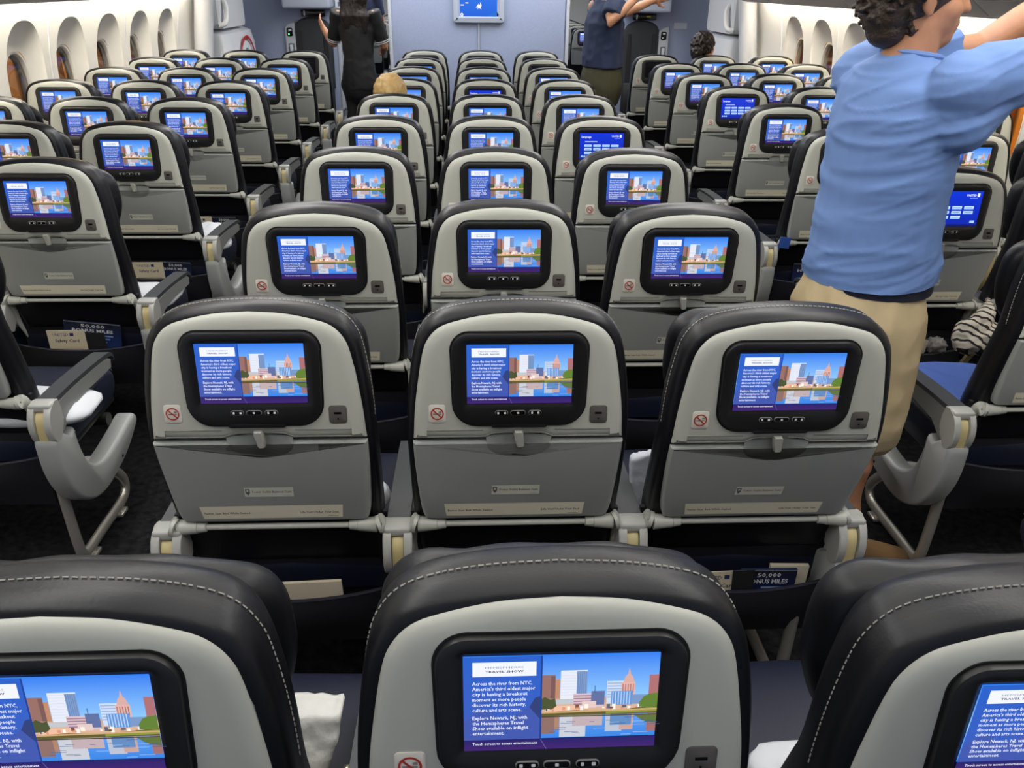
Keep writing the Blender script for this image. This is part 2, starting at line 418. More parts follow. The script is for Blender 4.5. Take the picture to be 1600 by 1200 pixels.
# usb socket
m = MB(); o1 = rrect(.154, -.086, .0172, .0185, .0065, 4)
m.add(*back_loft([(o1, .003), (o1, -.0012), (inset(o1, .0012), -.0018)]), 0)
m.add(*back_loft([(rrect(.154, -.083, .0068, .0022, .0006, 2), -.001), (rrect(.154, -.083, .0068, .0022, .0006, 2), -.0021)]), 1)
m.add(*back_loft([(rrect(.154, -.0945, .0014, .0016, .0008, 2), -.001), (rrect(.154, -.0945, .0014, .0016, .0008, 2), -.0021)]), 1)
ME_usb = m.build('usb_socket', [M_dark, M_black])
# tray table with a finger recess below the latch
tr_h = V2([(0, -.1375), (.045, -.1375), (.0625, -.1448), (.2065, -.1448)])
tr_s = crom([Vector(p) for p in ((.2065, -.149), (.2055, -.20), (.2025, -.26), (.1985, -.315), (.193, -.345), (.184, -.353), (.17, -.355))], 3)
rc = [Vector((.058*math.cos(a), -.1440-.032*math.sin(a)**.8)) for a in [PI/2*(1-j/7) for j in range(8)]]     # recess rim: bottom centre to right corner
tr_o = mirror(rc+V2([(.064, -.1448), (.2065, -.1448)])+tr_s+V2([(0, -.355)]))
tr_o = [p for i, p in enumerate(tr_o) if (p-tr_o[i-1]).length > 1e-5]
m = MB(); m.add(*back_loft([(inset(tr_o, .002), .026), (tr_o, .022), (tr_o, .006), (inset(tr_o, .0015), .0022), (inset(tr_o, .004), .0006), (inset(tr_o, .006), 0)]), 0)
rim = [Vector((.064*math.cos(a), -.1330-.0445*max(0, math.sin(a))**.8)) for a in [PI*j/16 for j in range(17)]]
cen = Vector((0, -.1325))
def dish(k, d): return [P3(*(cen+(p-cen)*k), d) for p in rim]
m.add(*loft([dish(1.0, .001), dish(.93, .004), dish(.75, .0095), dish(.4, .012), dish(.05, .0125)], False, False, False), 0)
ME_tray = m.build('tray_table', [M_tray])
# latch
m = MB(); lo = [Vector((x, z)) for x, z in ((-.0085, -.118), (.0065, -.118), (.0085, -.122), (.011, -.150), (.009, -.1545), (-.002, -.1555), (-.0045, -.151), (-.0095, -.124))]
m.add(*back_loft([(lo, .006), (lo, -.006), (inset(lo, .002), -.0085)]), 0)
ME_latch = m.build('tray_latch', [mat('latch_plastic', (.34, .34, .30), .42)])
# printed stickers on the tray
TA = math.atan(T12)
def tray_pic(pc, name, s0):           # pic coords: x, z measured along the tray from s0
    xf = Matrix.Translation(P3(0, s0, -.0007)) @ Matrix.Rotation(TA, 4, 'X')
    return pc.build(name, M_flat, xf)
pc = Pic(); wd = .150
pc.poly([(-.151, .018), (-.147, -.0175), (.139, -.0175), (.1425, .018)], (204, 198, 174))
pc.poly([(-.150, .0172), (-.1462, -.0167), (.1382, -.0167), (.1416, .0172)], (226, 220, 196))
pc.text('Fasten Seat Belt While Seated', -.1435, -.0045, .093, .0058, (38, 36, 32), .012)
pc.text('Life Vest Under Your Seat', .053, -.0045, .079, .0058, (38, 36, 32), .012)
pc.rect(.108, -.0140, .130, -.0128, (150, 145, 128))
ME_band = tray_pic(pc, 'safety_sticker', -.327)
pc = Pic()
pc.poly([(-.0525, .0135), (.0475, .0135), (.0465, -.0135), (-.0535, -.0135)], (160, 160, 146))
pc.poly([(-.0517, .0127), (.0467, .0127), (.0457, -.0127), (-.0527, -.0127)], (206, 206, 192))
pc.poly([(-.050, .009), (-.041, .009), (-.041, -.002), (-.0455, -.009), (-.050, -.002)], (92, 92, 88))
pc.poly([(-.0475, .006), (-.0435, .006), (-.0435, .001), (-.0475, .001)], (206, 206, 192))
pc.text('Power Outlet Between Seats', -.036, -.002, .079, .0064, (84, 84, 78), .014)
pc.rect(.026, -.0100, .042, -.0090, (160, 158, 146))
ME_outlet = tray_pic(pc, 'outlet_sticker', -.272)
# rod and arms
ry, rz = ybk(-.372)+.006, -.372
m = MB(); m.add(*tube([P3(-.16, -.372, .006), P3(.16, -.372, .006)], .0068, 10), 0)
for s_ in (-1, 1):
    c = [P3(s_*x, -.372, .006) for x in (.148, .150, .166, .167, .168, .208, .2085)]
    m.add(*tube(c, [.008, .0105, .0125, .0118, .0135, .0175, .016], 14), 0)
ME_rod = m.build('tray_rod', [M_trim])
def tray_arm(s_):
    m = MB()
    p = [P3(s_*.2095, -.370, .004), P3(s_*.2170, -.368, .006)]
    m.add(*tube(p, .0195, 14), 0)
    p = crom([Vector((s_*.2155, .048, .133)), Vector((s_*.2175, .066, .120)), Vector((s_*.2215, .085, .075)), Vector((s_*.2235, .100, .03)), Vector((s_*.214, .125, -.035))], 4)
    m.add(*tube(p, [.017]*3+[.0155]*(len(p)-3), 10, (.52, 1.15), up=Vector((0, 1, 0))), 0)
    m.add(*tube([P3(s_*.217, -.37, .004), P3(s_*.2182, -.37, .004)], .004, 8), 1)
    return m.build('tray_arm', [M_trim, M_dark])
ME_arm = {-1: tray_arm(-1), 1: tray_arm(1)}
# leather back cushion, headrest, seam stitches
ch = crom([Vector(p) for p in ((.205, -.50), (.216, -.40), (.2195, -.28), (.2195, -.15), (.2145, -.05), (.203, .031), (.191, .068), (.168, .096), (.13, .1125), (.07, .1225), (0, .126))], 4)
co = mirror(ch)
def cl(L, d): return [P3(p.x, p.y, d+.05*max(0, -.10-p.y)**1.0) for p in L]
m = MB(); m.add(*loft([cl(inset(co, .016), .010), cl(inset(co, .006), .014), cl(inset(co, .001), .024), cl(co, .04), cl(inset(co, .002), .056), cl(inset(co, .001), .062), cl(inset(co, .003), .085), cl(inset(co, .014), .106), cl(inset(co, .03), .114)]), 0)
ME_cush = m.build('back_cushion', [M_leather], 50)
hh = crom([Vector(p) for p in ((.15, -.16), (.182, -.12), (.200, -.06), (.200, .0), (.188, .042), (.156, .072), (.10, .087), (.05, .0935), (0, .095))], 4)
ho = mirror(hh)
def hl(i, d, wv=0):
    out = []
    for p in inset(ho, i):
        n_ = noise.noise(Vector((p.x*14, p.y*14, d*9)))
        wing = .06*max(0, abs(p.x)-.10)/.1
        out.append(P3(p.x*(1+.012*n_*wv), p.y+.006*n_*wv, d+wing*.5))
    return out
m = MB(); m.add(*loft([hl(.03, .095), hl(.012, .100, 1), hl(.003, .110, 1), hl(0, .126, 1), hl(.003, .142, 1), hl(.010, .155, 1), hl(.028, .164), hl(.06, .167)]), 0)
ME_head = m.build('headrest', [M_leather], 60)
dense = []
for a, b2 in zip(co, co[1:]+co[:1]):
    k = max(1, round((b2-a).length/.0085))
    dense += [a+(b2-a)*(j/k) for j in range(k)]
def stitch2(d, s_min):
    m = MB(); o = inset(dense, .0008)
    for i, p in enumerate(o):
        if p.y < s_min: continue
        q = o[(i+1) % len(o)]; 
        if (q-p).length > .02: continue
        e_ = p+(q-p)*.68
        nrm = (q-p).normalized(); nrm = Vector((nrm.y, -nrm.x))*.0012
        m.add([P3(p.x, p.y, d-.0007), P3(e_.x, e_.y, d-.0007), P3(*(e_+nrm), d), P3(*(p+nrm), d), P3(p.x, p.y, d+.0007), P3(e_.x, e_.y, d+.0007)], [[0, 1, 2, 3], [3, 2, 5, 4]])
    return m.build('stitching', [M_stitch], 0)
ME_stitch = stitch2(.058, -.12)
# pocket (fixed to the seat base; coordinates in seat space)
def pocket_sheet(sag, zt, zb, y_t, y_b, bul, th):
    nx, nz = 12, 6; F_ = []; 
    fr, bk = [], []
    for i in range(nz+1):
        t = i/nz
        for j in range(nx+1):
            u = j/nx*2-1
            z = (zt-sag*(1-u*u))*(1-t)+zb*t
            y = y_t*(1-t)+y_b*t-bul*(1-u*u)*math.sin(PI*min(1, t*.8+.25))
            hw = .226-.012*t
            fr.append((u*hw, y, z)); bk.append((u*hw, y+th, z))
    n = len(fr); q = nx+1
    f = []
    for i in range(nz):
        for j in range(nx):
            a = i*q+j; f.append([a, a+1, a+q+1, a+q]); f.append([a+n, a+n+q, a+n+q+1, a+n+1])
    for j in range(nx):
        f.append([j, j+n, j+n+1, j+1]); k = nz*q+j; f.append([k, k+1, k+n+1, k+n])
    for i in range(nz):
        a = i*q; f.append([a, a+q, a+q+n, a+n]); k = i*q+nx; f.append([k, k+n, k+q+n, k+q])
    return fr+bk, f
ME_liner = mesh('back_liner', *pocket_sheet(0, .615, .24, .085, .135, 0, .012), M_pocket)
v, f = pocket_sheet(.016, .432, .255, .055, .085, .035, .006); m = MB(); m.add(v, f, 0)
lip = [(Vector(p)+Vector((0, .003, 0))) for p in v[:13]]
m.add(*tube(lip, .0042, 6), 1)
ME_pocket = m.build('pocket', [M_pocket, mat('pocket_lip', (.006, .007, .018), .6)])
# seat pan cushion
m = MB()
pr = crom([Vector(p) for p in ((.11, .39), (.11, .47), (.16, .486), (.32, .490), (.47, .492), (.545, .482), (.575, .455), (.57, .41), (.54, .385))], 3)
lp = []
for x, k in ((-.232, .02), (-.226, .008), (-.21, 0), (0, -.004), (.21, 0), (.226, .008), (.232, .02)):
    lp.append([(x, p.x+(k if p.x < .2 else -k), p.y-(k if p.y > .45 else 0)) for p in pr])
m.add(*loft(lp), 0)
for s_ in (-1, 1): m.add(*tube([(s_*.222, p.x, p.y+.001) for p in pr[4:-6]], .0013, 5), 1)
ME_seat = m.build('seat_cushion', [M_cushion, mat('seat_piping', (.20, .24, .36), .7)], 45)
# ---- displays
def dtx(pc, name): return pc.build(name, M_screen, Matrix.Translation(P3(0, 0, -.0045)) @ Matrix.Rotation(-math.atan(.061), 4, 'X'))
SK = dict(sky0=(150, 196, 246), sky1=(34, 112, 226))
def PX(px, py): return ((px-446)/754*.2-.1, .059-(py-458)/339*.118)
pc = Pic()
def R(x0, y0, x1, y1, c, lift=1):
    a, b2 = PX(x0, y1), PX(x1, y0); pc.rect(a[0], a[1], b2[0], b2[1], c, lift)
def PG(pts, c, lift=1): pc.poly([PX(*p) for p in pts], c, lift)
R(446, 458, 1200, 640, ((150, 206, 252), (50, 124, 236)))
R(446, 640, 1200, 760, ((58, 132, 226), (104, 164, 236)))            # water
# far shore
R(742, 612, 1200, 668, (196, 168, 150)); R(742, 634, 1200, 660, (214, 176, 150))
def bld(x0, y0, x1, y1, c, refl=True, side=None):
    R(x0, y0, x1, y1, c, .5)
    if side: R(x1-(x1-x0)*side[0], y0+4, x1, y1, side[1], .5)
    if refl:
        h_ = (y1-y0)*.8; cc = tuple(int(q*.78+24) for q in c)
        R(x0, 676, x1, min(757, 676+h_), cc, .5)
bld(742, 530, 800, 615, (150, 110, 102), True, (.3, (122, 88, 86)))
bld(800, 546, 818, 615, (190, 138, 106))
bld(820, 515, 923, 618, (226, 230, 242), True, (.40, (124, 152, 196)))
for k in range(5): R(886+k*7.5, 520, 888+k*7.5, 612, (92, 124, 176), .2)
for k in range(9): R(822, 522+k*10, 880, 523.5+k*10, (206, 212, 230), .1)
bld(1000, 556, 1066, 636, (204, 216, 238)); 
for k in range(6): R(1002, 562+k*10, 1064, 566+k*10, (150, 178, 218), .1)
bld(1056, 562, 1110, 636, (222, 176, 166))
PG([(1062, 562), (1070, 540), (1078, 534), (1084, 510), (1090, 534), (1098, 540), (1106, 562)], (216, 170, 162))
for k in range(5): R(1060+k*10, 568, 1064+k*10, 600, (170, 112, 108), .1)
bld(1163, 536, 1200, 620, (172, 112, 114), True)
bld(870, 598, 988, 648, (216, 190, 196))
for k in range(4): R(872, 604+k*10, 986, 608+k*10, (152, 118, 140), .1)
R(940, 590, 992, 640, (96, 112, 160)); R(905, 626, 960, 650, (226, 200, 196))
bld(1018, 592, 1102, 642, (96, 148, 214))
for k in range(7): R(1022+k*11, 594, 1026+k*11, 640, (186, 206, 236), .1)
R(1100, 606, 1165, 640, (120, 150, 196)); R(952, 570, 955, 596, (84, 90, 120))
R(760, 640, 900, 660, (236, 188, 160)); R(790, 618, 870, 634, (190, 196, 204))
rr = random.Random(3)
for k in range(26):
    x = rr.uniform(745, 1180); R(x, rr.uniform(636, 648), x+rr.uniform(6, 18), rr.uniform(650, 660), rr.choice([(240, 236, 230), (120, 80, 70), (90, 100, 120), (220, 150, 120), (250, 240, 225)]), .1)
PG([(742, 616), (760, 606), (782, 616), (800, 612), (806, 640), (790, 650), (742, 652)], (76, 84, 52)); PG([(1130, 632), (1146, 612), (1166, 604), (1200, 600), (1200, 655), (1130, 650)], (98, 128, 52))
PG([(742, 662), (880, 656), (1010, 662), (1130, 652), (1200, 650), (1200, 674), (742, 676)], (96, 92, 46)); PG([(1000, 664), (1080, 658), (1200, 652), (1200, 668), (1000, 672)], (140, 150, 58))
PG([(742, 660), (1200, 656), (1200, 661), (742, 666)], (206, 168, 120), .3)
PG([(1110, 678), (1200, 676), (1200, 712), (1150, 704)], (96, 116, 60)); R(742, 676, 1200, 680, (74, 62, 48), .3)
for k in range(22):
    x = rr.uniform(745, 1170); yy = rr.uniform(684, 752); R(x, yy, x+rr.uniform(15, 60), yy+1.6, rr.choice([(170, 190, 230), (110, 120, 150), (60, 90, 150)]), .1)
# left caption panel, laid over the picture
R(446, 458, 748, 760, ((64, 92, 184), (40, 96, 200)))
PG([(446, 690), (520, 640), (600, 690), (700, 640), (748, 650), (748, 760), (446, 760)], (66, 88, 172)); PG([(700, 640), (722, 606), (748, 600), (748, 690)], (50, 64, 120))
R(742, 458, 748.5, 760, (30, 64, 150))
R(446, 757, 1200, 797, ((66, 36, 112), (38, 34, 104))); PG([(745, 760), (748, 760), (772, 797), (768, 797)], (96, 90, 150), .3)
R(482, 477, 725, 527, (236, 240, 252))
def TX(t, x, y, w_, h_, c, bold=0):
    a = PX(x, y); pc.text(t, a[0], a[1], w_/754*.2, h_/339*.118, c, bold)
TX('HEMISPHERES', 530, 499, 147, 6.5, (120, 128, 150), 0); TX('TRAVEL SHOW', 530, 513.5, 147, 7.5, (40, 46, 70), .02)
WT = (232, 238, 255)
for t, x1, y in (('Across the river from NYC,', 710, 557), ("America's third oldest major", 722, 576), ('city is having a breakout', 692, 595), ('moment as more people', 687, 614), ('discover its rich history,', 687, 633), ('culture and arts scene.', 670, 652), ('Explore Newark, NJ, with', 692, 681), ('the Hemispheres Travel', 679, 700), ('Show available on inflight', 697, 718.5), ('entertainment.', 603, 737)):
    TX(t, 480, y, x1-480, 12.5, WT, .014)
TX('Touch screen to access entertainment', 479, 775, 254, 9.5, WT, .012)
ME_city = dtx(pc, 'display')
pc = Pic()
pc.rect(-.1, -.059, .1, .059, ((18, 40, 168), (14, 52, 214)))
pc.rect(-.1, -.059, .1, -.052, (18, 24, 110))
pc.text('Language', -.092, .038, .044, .010, (240, 244, 255), .01)
pc.text('UNITED', .045, .042, .034, .007, (236, 242, 255), .02); pc.rect(.082, .040, .090, .052, (236, 242, 255)); pc.rect(.058, .035, .084, .037, (120, 160, 246))
pc.rect(-.076, .020, -.020, .0235, (190, 210, 255))
for r_, n_ in ((0, 4), (1, 4), (2, 3 if False else 4)):
    for c_ in range(4):
        if r_ == 2 and c_ == 3: continue
        pc.rect(-.078+c_*.041, .004-r_*.016-.005, -.078+c_*.041+.033, .004-r_*.016+.005, ((150, 205, 250), (222, 240, 255)))
        pc.rect(-.074+c_*.041, .004-r_*.016-.0012, -.078+c_*.041+.029, .004-r_*.016+.0012, (70, 120, 220))
for c_ in range(3): pc.rect(-.092+c_*.011, -.047, -.084+c_*.011, -.040, (170, 210, 250))
pc.rect(.074, -.047, .090, -.039, (170, 210, 250))
ME_lang = dtx(pc, 'display')
pc = Pic(); pc.rect(-.1, -.059, .1, .059, (4, 4, 6)); ME_off = dtx(pc, 'display')
SCREENS = {'city': ME_city, 'lang': ME_lang, 'off': ME_off}

def make_seat(x, y, screen='city', rec=0, detail=2, label='', group=''):
    r = empty('passenger_seat', (x, y, 0))
    setp(r, label, 'seat', group)
    bl = (0, 0, ZP); br = (math.radians(rec), 0, 0)
    def part(nm, me, par=None): return obj(nm, me, par if par else r, *((0, 0, 0), (0, 0, 0)) if par else (bl, br))
    part('shell', ME_shell)
    part('back_cushion', ME_cush); part('headrest', ME_head)
    bz = part('bezel', ME_bezel); part('display', SCREENS[screen], bz)
    ty = part('tray_table', ME_tray)
    if detail > 0:
        part('control_buttons', ME_btn, bz); part('no_smoking_sign', ME_nosmoke); part('usb_socket', ME_usb); part('tray_latch', ME_latch)
        part('safety_sticker', ME_band, ty); part('outlet_sticker', ME_outlet, ty)
        part('tray_rod', ME_rod)
        for s_ in (-1, 1): obj('tray_arm', ME_arm[s_], r, bl, (0, 0, 0) if abs(rec) < 9 else br)
        obj('back_liner', ME_liner, r); obj('pocket', ME_pocket, r)
    if detail > 1: part('stitching', ME_stitch)
    obj('seat_cushion', ME_seat, r)
    return r
# ---- armrests (seat space, centred on the armrest's own x)
m = MB(); ap = crom([Vector(p) for p in ((.085, .592), (.20, .590), (.34, .582), (.44, .572), (.468, .560), (.474, .545))], 3)
m.add(*loft([[(x*.95, p.x, p.y) for p in ap]+[(x*.95, p.x, p.y-.013) for p in reversed(ap)] for x in (-.026, -.024, .024, .026)]), 0)
ME_pad = m.build('arm_pad', [M_armpad], 30)
ab = [Vector(p) for p in ((.06, .575), (.20, .577), (.34, .569), (.43, .560), (.455, .545), (.448, .522), (.40, .522), (.26, .528), (.15, .520), (.10, .49), (.06, .49))]
m = MB(); m.add(*loft([[(x, p.x+(.004 if abs(x) > .021 and p.x > .4 else 0)*-1, p.y-(.003 if abs(x) > .021 and p.y > .55 else 0)) for p in ab] for x in (-.0235, -.0205, .0205, .0235)]), 0)
ME_abody = m.build('arm_body', [M_armbody], 30)
# rear knuckle: cap and two cheeks around the coloured strip
kn = crom([Vector(p) for p in ((.092, .590), (.055, .588), (.035, .575), (.022, .545), (.022, .515), (.034, .485), (.055, .478), (.075, .495), (.098, .53))], 2, True)
m = MB()
for x0, x1 in ((-.031, -.0135), (.0135, .031)): m.add(*loft([[(x, p.x+(.003 if x in (-.031, .031) else 0)*(-1 if p.x > .06 else 1), p.y) for p in kn] for x in (x0, x0+.003, x1-.003, x1)]), 0)
m.add(*rbox(.060, .046, .022, .006, 3, (0, .066, .583)), 0)
ME_knuckle = m.build('arm_knuckle', [mat('knuckle_plastic', (.38, .38, .36), .4)], 35)
m = MB(); hp = crom([Vector((0, y, z)) for y, z in ((.062, .578), (.043, .566), (.032, .545), (.030, .50), (.036, .45), (.052, .40), (.085, .34))], 3)
m.add(*loft([[(x, p.y+dy, p.z) for x, dy in ((-.0125, 0), (-.0115, -.0015), (.0115, -.0015), (.0125, 0), (.0125, .012), (-.0125, .012))] for p in hp]), 0)
ME_hinge = m.build('hinge_strip', [M_yellow], 40)
# aisle-end side panel: hooked fairing
pn = crom([Vector(p) for p in ((.016, .505), (.012, .47), (.018, .40), (.045, .325), (.095, .262), (.165, .222), (.245, .212), (.33, .222), (.40, .238), (.46, .262), (.512, .292), (.520, .312), (.508, .330), (.48, .332), (.40, .318), (.31, .306), (.25, .306), (.195, .325), (.158, .36), (.140, .405), (.132, .450), (.128, .490), (.10, .480), (.075, .500), (.05, .506))], 3, True)
def panel_mesh(s_):
    m = MB()
    x = [(-.030, .008), (-.027, .003), (-.020, 0), (.016, 0), (.023, .0015), (.028, .005), (.031, .011)]
    lo = [[(s_*xx, p.x, p.y) for p in inset(pn, d)] for xx, d in x]
    m.add(*loft(lo), 0)
    m.add(*tube([(s_*.0305, .36, .252), (s_*.0325, .36, .252)], .005, 8), 1)
    return m.build('side_panel', [M_panel, M_black], 35)
ME_side = {1: panel_mesh(1), -1: panel_mesh(-1)}
def make_arm(x, y, label, aisle=0, group='armrests between the seats'):
    r = setp(empty('armrest', (x, y, 0)), label, 'armrest', group)
    for nm, me in (('arm_pad', ME_pad), ('arm_body', ME_abody), ('arm_knuckle', ME_knuckle), ('hinge_strip', ME_hinge)): obj(nm, me, r, (0, -.012, .014))
    if aisle: obj('side_panel', ME_side[aisle], r)
    return r
# ---- seat frame of a triple: two beams, looped legs
def leg_loop():
    m = MB()
    p = crom([Vector((0, y, z)) for y, z in ((.085, .33), (.088, .20), (.095, .09), (.105, .058), (.13, .045), (.24, .045), (.40, .045), (.445, .060), (.455, .095), (.42, .15), (.33, .235), (.27, .285), (.22, .31))], 4)
    m.add(*tube(p, .0185, 10, (1.0, .75), up=Vector((1, 0, 0))), 0)
    m.add(*rbox(.035, .05, .012, .003, 2, (0, .16, .018)), 0); m.add(*rbox(.035, .05, .012, .003, 2, (0, .38, .018)), 0)
    for yy in (.16, .38): m.add(*tube([(0, yy, .02), (0, yy, .045)], .01, 8), 0)
    return m.build('leg', [M_steel], 40)
ME_leg = leg_loop()
def beam(wd):
    m = MB()
    for yy, zz in ((.20, .345), (.44, .345)): m.add(*tube([(-wd, yy, zz), (wd, yy, zz)], .022, 10), 0)
    m.add(*rbox(wd*1.96, .40, .02, .006, 2, (0, .34, .372)), 0)
    return m.build('beam', [M_beam])
ME_beam = beam(.74)
def make_frame(x, y, legs, label):
    r = setp(empty('seat_frame', (x, y, 0)), label, 'seat frame', 'seat frames under the triple seats')
    obj('beam', ME_beam, r)
    for lx in legs: obj('leg', ME_leg, r, (lx, 0, 0))
    return r
# ---- layout
PITCH = .7996
REC = {('A',5):-1.6,('A',6):-2.3,('B',3):-.4,('B',4):-.6,('B',5):-.3,('B',6):-1.1,('C',2):-.7,('C',3):1.3,('C',4):1.7,('C',5):1.2,('C',8):-.9,('D',0):-1.8,('D',1):-2.4,('D',2):5.9,('D',3):.3,('D',4):2.5,('E',0):-3.1,('E',1):-.9,('E',2):.4,('E',3):-.4,('F',0):2.4,('F',1):3.9,('F',2):6.8,('F',3):2.8,('H',2):1.7,('H',4):2.2,('H',5):-2.1,('H',6):.9,('H',7):-.8,('J',3):.3,('J',6):.7,('J',7):-1.3,('J',8):-1.6,('K',4):-.3,('K',7):-.2}
SCR = {('F', 4): 'lang', ('H', 5): 'lang', ('H', 2): 'lang', ('E', 6): 'lang', ('C', 8): 'off', ('H', 8): 'off', ('E', 9): 'off', ('E', 8): 'off', ('D', 9): 'off', ('F', 9): 'off', ('F', 8): 'off'}
XS = {'A': -1.5269-.9944, 'B': -1.5269-.4972, 'C': -1.5269, 'D': -.5025, 'E': 0, 'F': .5025, 'H': 1.5189, 'J': 1.5189+.509, 'K': 1.5189+1.018}
YO = {**{c: .5797 for c in 'ABC'}, **{c: 0 for c in 'DEF'}, **{c: .4798 for c in 'HJK'}}
ORD = ['nearest', 'second', 'third', 'fourth', 'fifth', 'sixth', 'seventh', 'eighth', 'ninth', 'tenth']
POS = {'A': 'window seat of the left block', 'B': 'middle seat of the left block', 'C': 'aisle seat of the left block', 'D': 'left seat of the centre block', 'E': 'middle seat of the centre block', 'F': 'right seat of the centre block', 'H': 'aisle seat of the right block', 'J': 'middle seat of the right block', 'K': 'window seat of the right block'}
SCL = {'city': 'city skyline screen', 'lang': 'blue language menu screen', 'off': 'dark screen'}
BLK = {'A': 'left', 'B': 'left', 'C': 'left', 'D': 'centre', 'E': 'centre', 'F': 'centre', 'H': 'right', 'J': 'right', 'K': 'right'}
def sy(c, r): return r*PITCH+YO[c]
SKIP = {('A', 0), ('B', 0), ('K', 0), ('J', 0), ('A', 1), ('K', 1), ('C', 0)}
SEAT = {}
for c in 'ABCDEFHJK':
    for r in range(10 if c in 'DEF' else 9):
        if (c, r) in SKIP: continue
        sc = SCR.get((c, r), 'city')
        SEAT[c, r] = make_seat(XS[c], sy(c, r), sc, REC.get((c, r), 0), 2 if r < 2 else 1,
            '%s seat with %s, %s, %s row' % ('grey', SCL[sc], POS[c], ORD[r]), 'passenger seats of the %s block' % BLK[c])
for blk, cols, rows in (('left', 'ABC', 9), ('centre', 'DEF', 10), ('right', 'HJK', 9)):
    for r in range(rows):
        have = [c for c in cols if (c, r) in SEAT]
        if not have: continue
        y = sy(cols[0], r); a, b_, c = cols
        tail = '%s block, %s row from camera' % (blk, ORD[r])
        lx, mx_, rx = XS[a], XS[b_], XS[c]
        if blk == 'left': ends = ((lx-.262, 0, 'beside the window wall'), (rx+.268, 1, 'on the aisle with hooked side panel'))
        elif blk == 'right': ends = ((lx-.268, -1, 'on the aisle with hooked side panel'), (rx+.262, 0, 'beside the window wall'))
        else: ends = ((lx-.229, -1, 'on the left aisle with side panel'), (rx+.229, 1, 'on the right aisle with side panel'))
        for (ax, ai, wh), cc in zip(ends, (a, c)):
            if cc in have and not (ai == 0 and r < 3): make_arm(ax, y, 'grey armrest %s, %s' % (wh, tail), ai, 'armrests at the row ends')
        if a in have or b_ in have: make_arm((lx+mx_)/2, y, 'grey armrest between left and middle seats, '+tail)
        if b_ in have or c in have: 
            if len(have) > 1: make_arm((mx_+rx)/2, y, 'grey armrest between middle and right seats, '+tail)
        legs = (.735, -.35) if blk == 'left' else (-.745, .35) if blk == 'right' else (-.67, .67)
        make_frame(mx_ , y, legs, 'dark seat frame with looped steel legs, '+tail)
# forward cabin seats glimpsed through the two aisles
for c, nm in (('C', 'left'), ('H', 'right')):
    for k in range(7):
        make_seat(XS[c], 11.6+.8*k, 'city', 0, 0, 'small distant seat beyond bulkhead through the %s aisle, %s visible row' % (nm, ORD[k].replace('nearest', 'first')), 'forward cabin seats')
        make_frame(XS[c], 11.6+.8*k, (-.3, .3), 'small distant dark seat frame beyond bulkhead in the %s aisle, %s visible row' % (nm, ORD[k].replace('nearest', 'first')))
# ================================================================ CABIN FRONT
# wall monitor on the bulkhead
r = setp(empty('wall_monitor', (-.005, 8.55, 1.27)), 'grey framed wall monitor with blue flight map on the bulkhead', 'monitor')
fr0 = rrect(0, .26, .262, .255, .03, 4)
m = MB(); m.add(*loft([[(p.x, d, p.y) for p in inset(fr0, i)] for i, d in ((0, 0), (0, -.045), (.006, -.055), (.05, -.062), (.062, -.050))]), 0)
obj('frame', m.build('frame', [mat('monitor_frame', (.42, .45, .52), .45)]), r)
pc = Pic(); pc.rect(-.192, .055, .186, .46, ((30, 96, 214), (52, 128, 236)))
for a_ in ([(-.19, .2), (-.12, .3), (-.16, .46), (-.19, .46)], [(.05, .055), (.186, .12), (.186, .055)], [(-.05, .33), (.1, .38), (.186, .33), (.186, .46), (-.05, .46)]): pc.poly(a_, (40, 108, 206))
pc.poly([(-.03, .15), (0, .185), (.012, .172), (.016, .20), (.03, .17), (.02, .15), (.028, .13), (.004, .146), (-.016, .132), (-.006, .15)], (240, 246, 255))
pc.rect(-.135, .186, -.105, .196, (235, 240, 255)); pc.rect(-.184, .166, -.15, .176, (235, 240, 255)); pc.ring(-.172, .082, .006, .016, (235, 240, 255), 16); pc.rect(-.18, .06, -.155, .066, (235, 240, 255))
obj('map_screen', pc.build('map_screen', M_screen, Matrix.Translation((0, -.0515, 0))), r)
m = MB(); m.add(*tube([(0, -.012, .01), (0, -.012, -1.24)], .010, 8)); obj('cable_cover', m.build('cable_cover', [mat('cable_grey', (.42, .44, .50), .5)]), r)
